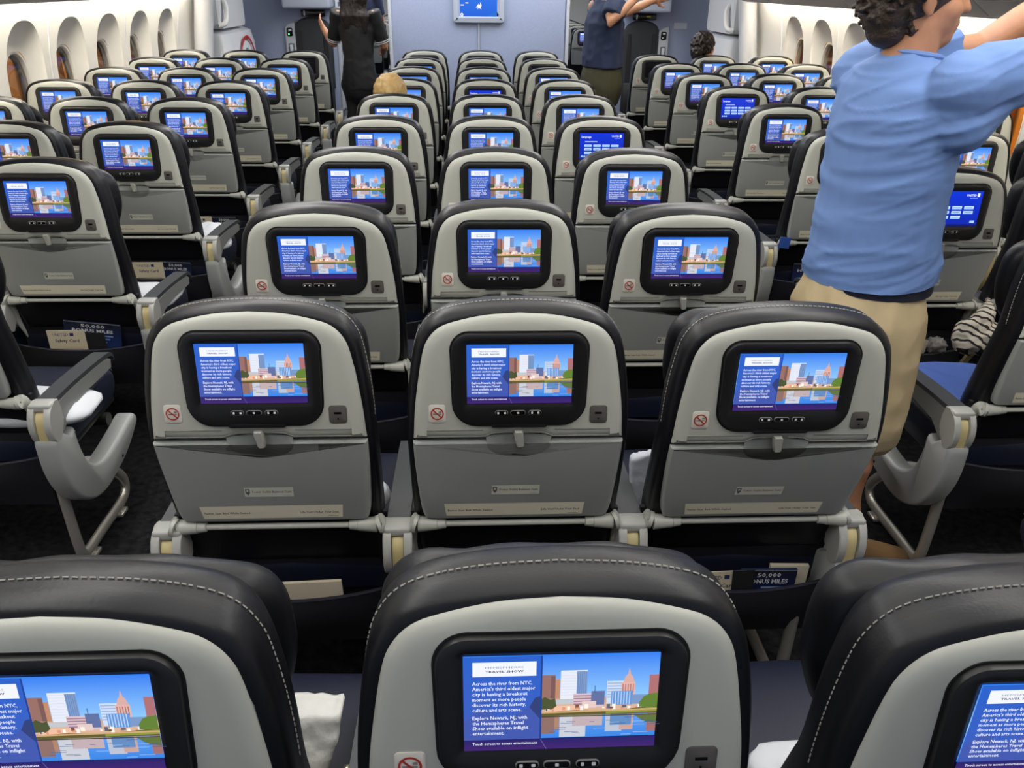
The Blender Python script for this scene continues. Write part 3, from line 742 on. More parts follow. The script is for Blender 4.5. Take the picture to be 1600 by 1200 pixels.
# crew jump seats with handset panel, on the two partitions
def jump(s_, lab):
    r = setp(empty('crew_jump_seat', (s_*1.83, 9.32, 0)), lab, 'jump seat', 'crew jump seats')
    o_ = crom([Vector(p) for p in ((-.20, .55), (-.205, .95), (-.195, 1.18), (-.12, 1.265), (0, 1.285), (.12, 1.265), (.195, 1.18), (.205, .95), (.20, .55))], 3)
    m = MB(); m.add(*loft([[(p.x, d, p.y) for p in inset(o_, i)] for i, d in ((0, 0), (0, -.05), (.012, -.068), (.04, -.075))]), 0)
    obj('back_pad', m.build('back_pad', [mat('jump_pad', (.022, .024, .028), .6, bump=.2)], 35), r)
    m = MB(); m.add(*rbox(.38, .10, .40, .02, 2, (0, -.07, .44))); obj('folded_seat', m.build('folded_seat', [mat('jump_seat_dark', (.010, .010, .012), .5)]), r)
    px = -.245 if s_ < 0 else .245
    o_ = crom([Vector(p) for p in ((px-.055, .72), (px-.055, 1.14), (px-.03, 1.20), (px+.03, 1.225), (px+.06, 1.19), (px+.06, .72))], 3)
    m = MB(); m.add(*loft([[(p.x, d, p.y) for p in inset(o_, i)] for i, d in ((0, 0), (0, -.06), (.008, -.07))]), 0)
    pa = obj('handset_panel', m.build('handset_panel', [mat('panel_grey', (.48, .50, .53), .45)], 35), r)
    m = MB(); m.add(*rbox(.06, .012, .085, .012, 2, (px, -.075, 1.135)), 0); m.add(*rbox(.030, .006, .016, .002, 1, (px+.004, -.082, 1.155)), 1)
    m.add(*tube([(px-.010, -.081, 1.112), (px-.010, -.084, 1.112)], .009, 10), 2 if s_ < 0 else 1)
    obj('reading_light', m.build('reading_light', [M_black, mat('switch_white', (.75, .77, .8), .4), emis('green_led', (.05, 1, .15), 1.6)]), pa)
    m = MB(); m.add(*rbox(.062, .012, .20, .006, 2, (px+.005, -.072, .92)), 0); m.add(*rbox(.034, .03, .17, .01, 2, (px+.005, -.086, .925)), 1)
    obj('handset', m.build('handset', [mat('handset_well', (.10, .11, .12), .5), mat('handset_grey', (.52, .55, .6), .4)]), pa)
    m = MB()
    for q in (-.14, .14): m.add(*rbox(.045, .01, .50, .003, 1, (q, -.082, .9)))
    obj('harness', m.build('harness', [mat('harness_black', (.008, .008, .01), .6)]), r)
jump(-1, 'charcoal crew jump seat with green lit panel beside the standing woman'); jump(1, 'charcoal crew jump seat behind man in navy polo')
for s_, lab in ((-1, 'pale blue-grey box above the jump seat near the standing woman'), (1, 'pale blue-grey box above the right jump seat')):
    m = MB(); m.add(*rbox(.50, .34, .60, .03, 3, (0, -.17, .30)), 0)
    bx_ = empty('wall_cabinet', (s_*1.83, 9.32, 1.375)); setp(bx_, lab, 'cabinet', 'cabinets over the jump seats')
    obj('cabinet_body', m.build('cabinet_body', [mat('cabinet_grey', (.42, .46, .54), .45)]), bx_)
    m = MB(); m.add(*rbox(.30, .012, .40, .01, 2, (0, -.344, .34))); obj('cabinet_door', m.build('cabinet_door', [mat('cabinet_door', (.48, .51, .58), .45)]), bx_)
    m = MB(); m.add(*rbox(.26, .06, .065, .008, 2, (0, 0, 0)), 0); m.add(*rbox(.018, .01, .05, .003, 1, (-.09, -.03, .0)), 1)
    if s_ > 0: m.add(*rbox(.05, .006, .016, .002, 1, (.04, -.032, .005)), 2)
    el = setp(obj('emergency_light', m.build('emergency_light', [M_black, mat('lamp_white', (.7, .7, .7), .4), mat('label_yellow', (.6, .5, .04), .5)]), None, (s_*1.83+.02, 9.285, 1.325)), 'black emergency light unit under the %s cabinet' % ('left' if s_ < 0 else 'right'), 'light', 'emergency lights')
setp(obj('wall_placard', mesh('wall_placard', *rbox(.15, .006, .066, .002, 1), mat('placard', (.56, .59, .65), .5)), None, (2.27, 9.316, 1.235)), 'small pale placard on blue wall right of the jump seat', 'placard')
# vertical notice strip beside the left aisle
m = MB(); m.add(*rbox(.10, .008, .5, .002, 1, (0, 0, 0)), 0); m.add(*ringf(0, 0, 0, 0, 0, 3), 0) if False else None
ns = setp(obj('notice_strip', m.build('notice_strip', [mat('notice_white', (.66, .68, .72), .5)]), None, (-1.515, 9.286, 1.50)), 'white vertical notice strip with no smoking symbol beside left aisle', 'sign')
pc = Pic(); pc.ring(0, -.19, .022, .030, (196, 90, 80), 20); pc.poly([(-.020, -.172), (-.024, -.178), (.020, -.208), (.024, -.202)], (196, 90, 80)); pc.rect(-.02, -.105, .02, -.06, (90, 100, 130))
obj('notice_print', pc.build('notice_print', M_flat, Matrix.Translation((0, -.0045, 0))), ns)
# doors: overhead housing with assist handle, slide cover with red arc
for s_, side in ((-1, 'left'), (1, 'right')):
    r = setp(empty('door_housing', (s_*2.62, 8.42, 1.22)), 'white housing with curved assist handle above the %s cabin door' % side, 'housing', 'door housings')
    m = MB(); m.add(*loft([[(s_*x, y, z) for y, z in [(p.x, p.y) for p in rrect(0, .26, hy, .26, .05, 4)]] for x, hy in ((-.15, .50), (.10, .49), (.15, .475), (.168, .45))]), 0)
    for v_ in m.v: v_.x = v_.x*-1
    obj('housing_body', m.build('housing_body', [M_white], 35), r)
    m = MB(); m.add(*tube(crom([(-s_*.165, -.335, .26), (-s_*.205, -.36, .20), (-s_*.21, -.40, .10), (-s_*.20, -.455, .045), (-s_*.15, -.49, .03)], 4), .024, 10)); obj('assist_handle', m.build('assist_handle', [mat('handle_white', (.78, .77, .74), .4)]), r)
    m = MB(); m.add(*tube([(-s_*.16, -.30, .13), (-s_*.185, -.30, .13)], .020, 12), 0); m.add(*tube([(-s_*.18, -.30, .13), (-s_*.189, -.30, .13)], .013, 12), 1); obj('latch_knob', m.build('latch_knob', [M_silver, M_black]), r)
    r = setp(empty('slide_cover', (s_*2.74, 8.55, .25)), 'white door slide cover with red arc at %s door' % side, 'door cover', 'door slide covers')
    lo = []
    for y, k in ((-.60, .55), (-.585, .8), (-.54, .93), (-.4, 1), (0, 1.06), (.4, 1), (.54, .93), (.585, .8), (.6, .55)):
        lo.append([(-s_*x*k if x > 0 else 0, y, z) for x, z in ((0, 0), (.22, .02), (.31, .10), (.34, .45), (.335, .80), (.30, .92), (.20, .95), (0, .95))])
    m = MB(); m.add(*loft(lo), 0); obj('cover_shell', m.build('cover_shell', [M_white], 45), r)
    ar = [Vector((-s_*.362, .30*math.cos(t)-.0, .60+.27*math.sin(t))) for t in [PI*j/16 for j in range(17)]]
    m = MB(); m.add(*tube(ar, [.006+.012*math.sin(PI*j/16) for j in range(17)], 8, (1.0, .35), up=Vector((1, 0, 0)))); obj('red_arc', m.build('red_arc', [mat('arc_red', (.45, .02, .02), .4)]), r)
    ov = [(stadium(.07, .17, 2*PI*j/24, 2.3)) for j in range(24)]
    m = MB(); m.add(*loft([[(-s_*d, y*k-.02, .60+z*k) for y, z in ov] for d, k in ((.34, 1), (.372, 1), (.374, .85), (.355, .7))]), 0)
    m.add(*rbox(.03, .035, .16, .008, 2, (-s_*.375, .02, .58)), 1)
    obj('gauge_window', m.build('gauge_window', [mat('gauge_grey', (.16, .20, .20), .3), M_black], 35), r)
# jetway beyond the windows, lit by an orange lamp added on each side
for s_, c_, e_ in ((-1, (.30, .17, .08), 110), (1, (.60, .28, .05), 170)):
    m = MB(); m.add(*rbox(.1, 14.0, 3.2, .0, 1, (0, 0, 1.2)))
    for k in range(17): m.add(*rbox(.06, .08, 3.2, .0, 1, (-s_*.07, -6.6+.82*k, 1.2)))
    struct('wall_jetway_%s' % ('left' if s_ < 0 else 'right'), m.build('wall', [mat('jetway_%d' % s_, c_, .7, var=.6, vscale=1.3)], 0)).location = (s_*4.4, 9.5, 0)
    l = bpy.data.lights.new('jetway_added_lamp', 'POINT'); l.energy = e_; l.color = (1, .62, .25); l.shadow_soft_size = .1
    lo_ = bpy.data.objects.new('jetway_added_lamp', l); COL.objects.link(lo_); lo_.location = (s_*3.6, 8.6 if s_ < 0 else 6.6, 1.9)

# ================================================================ PEOPLE
def limb(path, radii, up=Vector((0, 0, 1)), n=14, cap=True):
    """tube with an elliptical section per point: radii (side, up)"""
    path = [Vector(p) for p in path]; loops = []
    radii = [(q, q) if not isinstance(q, tuple) else q for q in radii]
    def ring(c, t, a, b2):
        sd = t.cross(up)
        if sd.length < 1e-3: sd = t.cross(Vector((1, 0, 0)))
        sd.normalize(); u2 = sd.cross(t).normalized()
        return [c+sd*math.cos(2*PI*j/n)*a+u2*math.sin(2*PI*j/n)*b2 for j in range(n)]
    T = [(path[min(k+1, len(path)-1)]-path[max(k-1, 0)]).normalized() for k in range(len(path))]
    if cap:
        for q in (.98, .8, .45):
            e_ = math.sqrt(1-q*q); a, b2 = radii[0]; loops.append(ring(path[0]-T[0]*min(a, b2)*q, T[0], a*e_, b2*e_))
    for p, t, (a, b2) in zip(path, T, radii): loops.append(ring(p, t, a, b2))
    if cap:
        for q in (.45, .8, .98):
            e_ = math.sqrt(1-q*q); a, b2 = radii[-1]; loops.append(ring(path[-1]+T[-1]*min(a, b2)*q, T[-1], a*e_, b2*e_))
    return loft(loops)
def ball(c, rx, ry, rz, M=None, n=16):
    v = []; f = []; c = Vector(c)
    for i in range(n//2+1):
        ph = PI*i/(n//2)
        for j in range(n):
            th = 2*PI*j/n; p = Vector((rx*math.sin(ph)*math.cos(th), ry*math.sin(ph)*math.sin(th), rz*math.cos(ph)))
            v.append(c+(M @ p if M else p))
    for i in range(n//2):
        for j in range(n): f.append([i*n+j, i*n+(j+1) % n, (i+1)*n+(j+1) % n, (i+1)*n+j])
    return v, f
def blob(name, pieces, voxel, mats, smooth=4, disp=None, cut=None):
    m = MB()
    for p in pieces: m.add(*p)
    me = bpy.data.meshes.new(name); me.from_pydata([tuple(p) for p in m.v], [], m.f); me.update(); fixn(me)
    o = bpy.data.objects.new('t', me); COL.objects.link(o)
    q = o.modifiers.new('r', 'REMESH'); q.mode = 'VOXEL'; q.voxel_size = voxel
    if smooth: q = o.modifiers.new('s', 'SMOOTH'); q.iterations = smooth; q.factor = .5
    dg = bpy.context.evaluated_depsgraph_get(); out = bpy.data.meshes.new_from_object(o.evaluated_get(dg))
    bpy.data.objects.remove(o); bpy.data.meshes.remove(me)
    if disp:
        nr = [v.normal.copy() for v in out.vertices]
        for v, n_ in zip(out.vertices, nr): v.co += n_*disp(v.co)
    if cut:
        bm = bmesh.new(); bm.from_mesh(out)
        for co_, no_ in cut:
            bmesh.ops.bisect_plane(bm, geom=bm.verts[:]+bm.edges[:]+bm.faces[:], plane_co=co_, plane_no=no_, clear_outer=True)
        bm.to_mesh(out); bm.free()
    out.name = name; out.materials.clear()
    for mm in (mats if isinstance(mats, (list, tuple)) else [mats]): out.materials.append(mm)
    out.shade_smooth()
    return out
def hand(wrist, d, palm_n, thumb_side, curl=.5, k=1.0):
    """palm plus five separate fingers: d = pointing direction, palm_n = palm normal, thumb_side = direction of the thumb"""
    d = Vector(d).normalized(); pn_ = Vector(palm_n); pn_ = (pn_-d*pn_.dot(d)).normalized(); t = d.cross(pn_)
    if t.dot(Vector(thumb_side)) < 0: t = -t
    w_ = Vector(wrist); out = []
    out.append(limb([w_-d*.02*k, w_+d*.03*k, w_+d*.085*k], [(.026*k, .020*k), (.038*k, .017*k), (.042*k, .013*k)], up=pn_))
    for i, (off, ln) in enumerate(((.030, .070), (.010, .078), (-.011, .073), (-.030, .058))):
        p = w_+d*.082*k+t*off*k; pts = [p-d*.02*k, p]; dr = d.copy(); 
        for s_ in range(3):
            ang = curl*(.5+.35*s_); dr = (dr*math.cos(ang)+pn_*math.sin(ang)).normalized()
            # keep plane of bending
            q = d*math.cos(curl*(s_+1)*.75)+pn_*math.sin(curl*(s_+1)*.75)
            pts.append(pts[-1]+q*ln*k*(.42, .33, .25)[s_])
        out.append(limb(pts, [.0095*k, .0095*k, .0088*k, .008*k, .0068*k], up=t, n=8))
    b_ = w_+d*.028*k+t*.030*k
    out.append(limb([b_-t*.012*k, b_+(t*.8+d*.5).normalized()*.032*k, b_+(t*.8+d*.5).normalized()*.032*k+(d*.85+t*.3+pn_*.3).normalized()*.034*k], [.014*k, .0115*k, .0085*k], up=pn_, n=8))
    return out
def head_pieces(c, yaw, k=1.0, chin=True, nose=.022):
    """c = head centre; faces +x rotated by yaw; k scales"""
    Mz = Matrix.Rotation(yaw, 3, 'Z'); c = Vector(c)
    L = lambda x, y, z: c+Mz @ (Vector((x, y, z))*k)
    P = [ball(L(-.012, 0, .022), .098*k, .076*k, .098*k, Mz), ball(L(.025, 0, -.035), .070*k, .062*k, .080*k, Mz),
         ball(L(.050, 0, -.085), .038*k, .040*k, .032*k, Mz), ball(L(.068, 0, .022), .024*k, .050*k, .018*k, Mz),
         limb([L(.085, 0, .010), L(.100, 0, -.014), L(.106, 0, -.028)], [.008*k, .011*k, .0135*k], up=Vector((0, 1, 0)), n=8),
         ball(L(.084, .012, -.030), .012*k, .010*k, .008*k, Mz), ball(L(.084, -.012, -.030), .012*k, .010*k, .008*k, Mz),
         ball(L(.086, 0, -.058), .014*k, .024*k, .0065*k, Mz), ball(L(.083, 0, -.071), .013*k, .021*k, .0075*k, Mz)]
    for s_ in (-1, 1):
        P.append(ball(L(.050, s_*.042, -.030), .030*k, .022*k, .026*k, Mz))
        P.append(ball(L(-.012, s_*.078, -.010), .022*k, .009*k, .032*k, Mz @ Matrix.Rotation(-s_*.35, 3, 'Z')))
        P.append(ball(L(-.008, s_*.079, -.036), .011*k, .008*k, .012*k, Mz))
    return P
def face_parts(parent, c, yaw, k=1.0):
    Mz = Matrix.Rotation(yaw, 3, 'Z'); c = Vector(c)
    L = lambda x, y, z: c+Mz @ (Vector((x, y, z))*k)
    m = MB()
    for s_ in (-1, 1):
        m.add(*ball(L(.074, s_*.031, .002), .0125*k, .0125*k, .0115*k, Mz, 12), 0); m.add(*ball(L(.0855, s_*.031, .002), .003*k, .006*k, .006*k, Mz, 10), 1)
    obj('eyes', m.build('eyes', [mat('eye_white', (.7, .68, .64), .3), mat('eye_iris', (.05, .03, .02), .3)]), parent)
    m = MB()
    for s_ in (-1, 1): m.add(*limb([L(.090, s_*.014, .024), L(.087, s_*.032, .031), L(.074, s_*.052, .024)], [(.003*k, .005*k)]*3, n=6))
    obj('eyebrows', m.build('eyebrows', [mat('brow_dark', (.03, .02, .015), .8)]), parent)
def skin(name, col):
    m = mat(name, col, .5, bump=.06, bscale=120, var=.10, vscale=30)
    m.node_tree.nodes['Principled BSDF'].inputs['Subsurface Weight'].default_value = .08
    m.node_tree.nodes['Principled BSDF'].inputs['Subsurface Radius'].default_value = (.01, .004, .002)
    return m
def wrinkle(amp, fz, fx, seed=0):
    def d(p):
        a = noise.noise(Vector((p.x*fx+seed, p.y*fx, p.z*fz)))
        b_ = noise.noise(Vector((p.x*fx*2.1, p.y*fx*2.1+seed, p.z*fz*1.9+p.x*9)))
        return amp*(1-abs(a)*2.2)*.7+amp*.5*b_
    return d

# ---- man in the light-blue T-shirt reaching for the right bins
def man_blue():
    th = math.radians(17); O_ = Vector((1.0, 1.53, 0)); c, s_ = math.cos(th), math.sin(th)
    W = lambda a, b2, z: Vector((O_.x+a*c-b2*s_, O_.y+a*s_+b2*c, z))
    Mz = Matrix.Rotation(th, 3, 'Z'); UPX = Vector((c, s_, 0))
    root = setp(empty('person', (1.02, 1.50, 0)), 'man in light blue t-shirt and khaki shorts reaching up in right aisle', 'person')
    inv = Matrix.Translation((-1.02, -1.50, 0))
    def put(nm, me, par=None): me.transform(inv); return obj(nm, me, root)
    hc = Vector((.995, 1.535, 1.630))
    rs, re, rw = W(.015, -.185, 1.455), Vector((1.43, 1.385, 1.50)), Vector((1.585, 1.42, 1.715))
    ls, le, lw = W(.03, .165, 1.445), Vector((1.26, 1.68, 1.50)), Vector((1.56, 1.68, 1.72))
    rk, ra = Vector((1.065, 1.455, .48)), Vector((1.055, 1.435, .10)); lk, la = Vector((1.01, 1.64, .48)), Vector((.96, 1.655, .10))
    rh, lh = W(.0, -.09, .86), W(-.01, .09, .86)
    P = head_pieces(hc, math.radians(-4), 1.06)
    P.append(limb([W(-.015, 0, 1.42), W(-.012, 0, 1.50), W(-.010, 0, 1.57)], [.068, .064, .062], up=UPX))
    P.append(limb([W(0, 0, .88), W(0, 0, 1.0), W(0, 0, 1.15), W(-.005, 0, 1.30), W(-.005, 0, 1.42)], [(.13, .10), (.13, .10), (.13, .095), (.14, .09), (.11, .065)], up=UPX))
    for a, e, w_ in ((rs, re, rw), (ls, le, lw)):
        mid = e+(w_-e)*.3
        P.append(limb([a-Vector((0,0,.02)), a+(e-a)*.35, a+(e-a)*.6, e, mid, w_], [.040, .046, .050, .044, .043, .029])); P += hand(w_, (w_-e).normalized()+Vector((.5, 0, .1)), (0, 0, -1) if True else 0, (0, 1 if a is rs else -1, 0), .55)
    for h_, k_, a_ in ((rh, rk, ra), (lh, lk, la)):
        P.append(limb([h_, h_+(k_-h_)*.5, k_, k_+(a_-k_)*.3+Vector((-.02, 0, 0)), k_+(a_-k_)*.75, a_, a_+Vector((.04, 0, -.05))], [.085, .075, .056, .058, .040, .036, .036]))
    body = put('body', blob('body', P, .0065, skin('skin_tan', (.46, .215, .115)), 5))
    face_parts(root, hc-Vector((1.02, 1.50, 0)), math.radians(-4), 1.06)
    # t-shirt
    UPt = UPX
    T = [limb([W(.012, 0, .905), W(.01, 0, .96), W(.0, 0, 1.06), W(-.003, 0, 1.16), W(-.008, 0, 1.26), W(-.010, 0, 1.35), W(-.008, 0, 1.42), W(-.004, 0, 1.465), W(.0, 0, 1.495)],
              [(.190, .172), (.188, .165), (.183, .150), (.184, .140), (.190, .136), (.197, .130), (.190, .112), (.135, .088), (.082, .072)], up=UPX, n=20, cap=False)]
    for a, e in ((rs, re), (ls, le)):
        d_ = (e-a).normalized()
        T.append(limb([a-d_*.02+Vector((0, 0, -.015)), a+d_*.04, a+d_*.11, a+d_*.215], [(.076, .076), (.078, .082), (.075, .080), (.074, .080)], cap=False))
        T.append(limb([a-Vector((0, 0, .10)), a+d_*.06-Vector((0, 0, .055))], [.07, .055]))
        T.append(ball(a-d_*.015-Vector((0, 0, .012)), .085, .085, .082))
    def wr(p):
        a1 = noise.noise(Vector((p.x*2.2+p.y*1.5, p.y*2.2, p.z*13-p.x*4)))
        a2 = noise.noise(Vector((p.x*3+7, p.y*3, p.z*21-p.x*9)))
        f_ = max(0, 1-abs(a1)*3.2)
        f2 = max(0, 1-abs(a2)*5)
        g = .55+.45*noise.noise(Vector((p.x*5, p.y*5, p.z*4+3)))
        return (.0105*f_*f_+.006*f2*f2)*g-.003
    rsd = (re-rs).normalized(); lsd = (le-ls).normalized()
    ts = blob('t_shirt', T, .0065, mat('tshirt_blue', (.135, .235, .50), .8, bump=.25, bscale=500), 6, wr, [(W(0, 0, .935), Vector((.10, 0, -1)).normalized())])
    bm = bmesh.new(); bm.from_mesh(ts)
    # open the neck and the two cuffs
    kill = [f for f in bm.faces if (f.calc_center_median()-W(.0, 0, 1.515)).length < .04]
    bmesh.ops.delete(bm, geom=kill, context='FACES'); bm.to_mesh(ts); bm.free()
    put('t_shirt', ts)
    m = MB(); rg = [W(.0+.066*math.cos(t), .074*math.sin(t), 1.497+.010*math.cos(t+PI)) for t in [2*PI*j/28 for j in range(29)]]
    m.add(*tube(rg, .0075, 8)); put('collar', m.build('collar', [mat('tshirt_blue', (0, 0, 0))]))
    # shorts
    H = [limb([W(.006, 0, .95), W(.0, 0, .90), W(-.01, 0, .83), W(-.005, 0, .77)], [(.160, .138), (.172, .150), (.184, .166), (.178, .150)], up=UPX, n=20)]
    for h_, k_, dx in ((rh, rk, .02), (lh, lk, .0)):
        kk = k_+Vector((.008, 0, .005))
        H.append(limb([h_+Vector((0, 0, -.02)), h_+(kk-h_)*.4, h_+(kk-h_)*.75, kk], [(.098, .125), (.098, .112), (.092, .098), (.086, .090)], up=UPX))
    put('shorts', blob('shorts', H, .0075, mat('khaki_cotton', (.55, .435, .255), .85, bump=.3, bscale=450), 4, wrinkle(.009, 7, 9, 3)))
    m = MB(); m.add(*loft([[W(.008+(.153+q)*math.cos(t), (.176+q)*math.sin(t), z) for t in [2*PI*j/28 for j in range(28)]] for q, z in ((0, .910), (.004, .912), (.004, .938), (0, .940))], False, False)); put('belt', m.build('belt', [mat('belt_navy', (.01, .012, .03), .5)]))
    # hair: curls
    Hh = [ball(hc+Vector((-.032, 0, .030)), .114, .098, .108), ball(hc+Vector((-.072, 0, -.03)), .062, .080, .076), ball(hc+Vector((-.070, 0, -.080)), .044, .066, .042), ball(hc+Vector((.035, 0, .10)), .05, .06, .03)]
    rr2 = random.Random(5)
    for k in range(520):
        u, v_ = rr2.uniform(0, 2*PI), rr2.uniform(-.98, 1)
        q = Vector((math.cos(u)*math.sqrt(1-v_*v_), math.sin(u)*math.sqrt(1-v_*v_), v_))
        p = hc+Vector((-.030+q.x*.112, q.y*.096, .022+q.z*.112))
        if p.x > hc.x+.045 and p.z < hc.z+.075: continue
        if p.x > hc.x-.035 and p.z < hc.z+.02: continue
        d_ = Vector((rr2.uniform(-1, 1), rr2.uniform(-1, 1), rr2.uniform(-1, .4)))*.022
        Hh.append(limb([p, p+q*.014+d_*.5, p+d_], [.007, .0065, .003], n=6))
    put('hair', blob('hair', Hh, .0036, mat('hair_dark_brown', (.032, .019, .011), .5, bump=.8, bscale=180, bdist=.004), 1))
    # shoes
    for nm, a_, yaw in (('shoe', ra, -.05), ('shoe', la, .15)):
        M2 = Matrix.Rotation(yaw, 3, 'Z'); base = Vector((a_.x, a_.y, 0)); L = lambda x, y, z: base+M2 @ Vector((x, y, z))
        P2 = [limb([L(-.055, 0, .055), L(-.02, 0, .062), L(.06, 0, .052), L(.14, 0, .040), L(.195, 0, .034)], [(.034, .048), (.038, .052), (.043, .046), (.046, .034), (.036, .026)]), limb([L(-.015, 0, .06), L(-.012, 0, .105)], [.044, .043])]
        so2 = put('shoe', blob('shoe', P2, .005, mat('suede_brown', (.13, .07, .024), .9, bump=.4, bscale=300), 3, None, [(Vector((0, 0, .012)), Vector((0, 0, -1))), (Vector((0, 0, .112)), Vector((0, 0, 1)))]))
        o_ = [L(x, y, 0) for x, y in [(.07+.150*math.cos(t), (.042+.008*math.cos(t))*math.sin(t)) for t in [2*PI*j/28 for j in range(28)]]]
        m = MB(); m.add(*loft([[q+Vector((0, 0, z)) for q in o_] for z in (.001, .016)])); sm = m.build('sole', [mat('sole_tan', (.26, .17, .08), .8)]); sm.transform(inv); obj('sole', sm, so2)
        m = MB()
        for k in range(4): m.add(*tube(crom([L(.02+.028*k, -.030, .090-.012*k), L(.03+.028*k, 0, .114-.012*k), L(.02+.028*k, .030, .090-.012*k)], 3), .0025, 6))
        m.add(*tube(crom([L(.02, -.005, .114), L(.045, -.035, .122), L(.03, -.056, .085), L(.05, -.056, .05)], 4), .0022, 6))
        lm = m.build('laces', [mat('lace_tan', (.30, .20, .10), .8)]); lm.transform(inv); obj('laces', lm, so2)
man_blue()

def standing(name_label, pos, yaw, H, top_col, bot_col, skin_col, hair_col, build=1.0, woman=False, rarm=None, larm=None, long_hair=False, sleeve=.2, hem=.78, extra=None, vox=.011):
    """generic standing figure facing local +x, rotated by yaw; rarm/larm = (elbow, wrist, hand dir) in local coordinates (a forward, b left, z)"""
    O_ = Vector(pos); c, s_ = math.cos(yaw), math.sin(yaw); k = H/1.76; UPX = Vector((c, s_, 0))
    W = lambda a, b2, z: Vector((a*c-b2*s_, a*s_+b2*c, z))*1.0
    root = setp(empty('person', pos), name_label, 'person')
    sw = (.165 if woman else .19)*build**.5*k
    hc = W(.02, 0, 1.635*k)
    P = head_pieces(hc, yaw, k*1.0)
    P.append(limb([W(-.01, 0, 1.42*k), W(0, 0, 1.5*k), W(.01, 0, 1.57*k)], [.055*k, .05*k, .05*k], up=UPX))
    bw = build
    tor = [(.86, .16, .115), (1.0, .135, .105), (1.12, .125, .098), (1.3, .155, .105), (1.42, .14, .08), (1.46, .09, .065)]
    P.append(limb([W(0, 0, z*k) for z, a, b2 in tor], [(a*k*bw*.93, b2*k*bw*.93) for z, a, b2 in tor], up=UPX))
    A = {}
    for sd, spec in ((-1, rarm), (1, larm)):
        sh = W(0, sd*sw, 1.425*k)
        if spec: e, w_, hd = W(*spec[0]), W(*spec[1]), W(*spec[2])
        else: e, w_, hd = W(-.02, sd*(sw+.05), 1.13*k), W(.04, sd*(sw+.06), .88*k), W(.1, 0, -1)
        P.append(limb([sh, sh+(e-sh)*.5, e, e+(w_-e)*.3, w_], [.05*k*bw, .044*k*bw, .038*k, .038*k, .026*k])); P += hand(w_, hd, W(.3, -sd*1, 0), W(1, 0, .2), .4, k)
        A[sd] = (sh, e)
    for sd in (-1, 1):
        P.append(limb([W(0, sd*.09*k, .86*k), W(.01, sd*.09*k, .48*k), W(-.02, sd*.09*k, .33*k), W(0, sd*.09*k, .09*k)], [.085*k*bw, .055*k, .055*k, .036*k]))
    body = obj('body', blob('body', P, vox*.75, skin('skin_'+name_label, skin_col), 3), root)
    face_parts(root, hc, yaw, k)
    T = []
    tp = [(hem, .172, .125)]+([(.86, .175, .130)] if hem < .85 else [])+([(.95, .16 if woman else .170, .125), (1.00, .165, .125)][:1 if hem < .94 else 0] if True else [])+[(1.08, .140 if woman else .165, .115 if woman else .125), (1.2, .15 if woman else .17, .115), (1.32, .168 if woman else .182, .115), (1.41, .15, .092), (1.455, .10, .072), (1.485, .066, .062)]
    T.append(limb([W(0, 0, z*k) for z, a, b2 in tp], [(a*k*bw, b2*k*bw) for z, a, b2 in tp], up=UPX, cap=False))
    for sd in (-1, 1):
        sh, e = A[sd]; d_ = (e-sh).normalized()
        T.append(limb([sh-d_*.04, sh+d_*.04, sh+d_*sleeve], [.072*k*bw, .070*k*bw, .062*k*bw], cap=False))
    obj('shirt', blob('shirt', T, vox*.8, mat('shirt_'+name_label, top_col, .75, bump=.2, bscale=300), 4, wrinkle(.005, 11, 9, 2)), root)
    L_ = [limb([W(0, 0, z*k) for z in (.96, .88, .80)], [(.158*k*bw, .122*k*bw), (.17*k*bw, .130*k*bw), (.165*k*bw, .125*k*bw)], up=UPX)]
    for sd in (-1, 1): L_.append(limb([W(0, sd*.085*k, .84*k), W(.01, sd*.09*k, .47*k), W(-.01, sd*.09*k, .08)], [.098*k*bw, .078*k*bw, .07*k]))
    obj('trousers', blob('trousers', L_, vox, mat('trousers_'+name_label, bot_col, .85, bump=.25, bscale=300), 3, wrinkle(.004, 8, 8, 5)), root)
    for sd in (-1, 1):
        b0 = W(0, sd*.09*k, 0); f_ = W(1, 0, 0)
        obj('shoe', blob('shoe', [limb([b0-f_*.05+Vector((0, 0, .045)), b0+f_*.05+Vector((0, 0, .045)), b0+f_*.17+Vector((0, 0, .03))], [(.035, .04), (.04, .04), (.036, .025)])], .007, mat('shoe_black', (.01, .01, .01), .4), 2), root)
    Hh = [ball(hc+W(-.022, 0, .03*k), .106*k, .092*k, .10*k, Matrix.Rotation(yaw, 3, 'Z')), ball(hc+W(-.06, 0, -.03*k), .05*k, .07*k, .07*k)]
    if long_hair:
        for j in range(9):
            b2 = (-4+j)*.022
            Hh.append(limb([hc+W(-.06, b2*.8, .03), hc+W(-.105, b2*1.05, -.08), hc+W(-.115, b2*1.15, -.20), hc+W(-.105, b2*.9, -.31-.02*math.cos(j*2.1))], [.03, .03, .026, .012], n=8))
    obj('hair', blob('hair', Hh, .008, mat('hair_'+name_label, hair_col, .45, bump=.7, bscale=90, bdist=.004), 2, wrinkle(.005, 4, 40, 1)), root)
    if extra: extra(root, W, A, k)
    return root
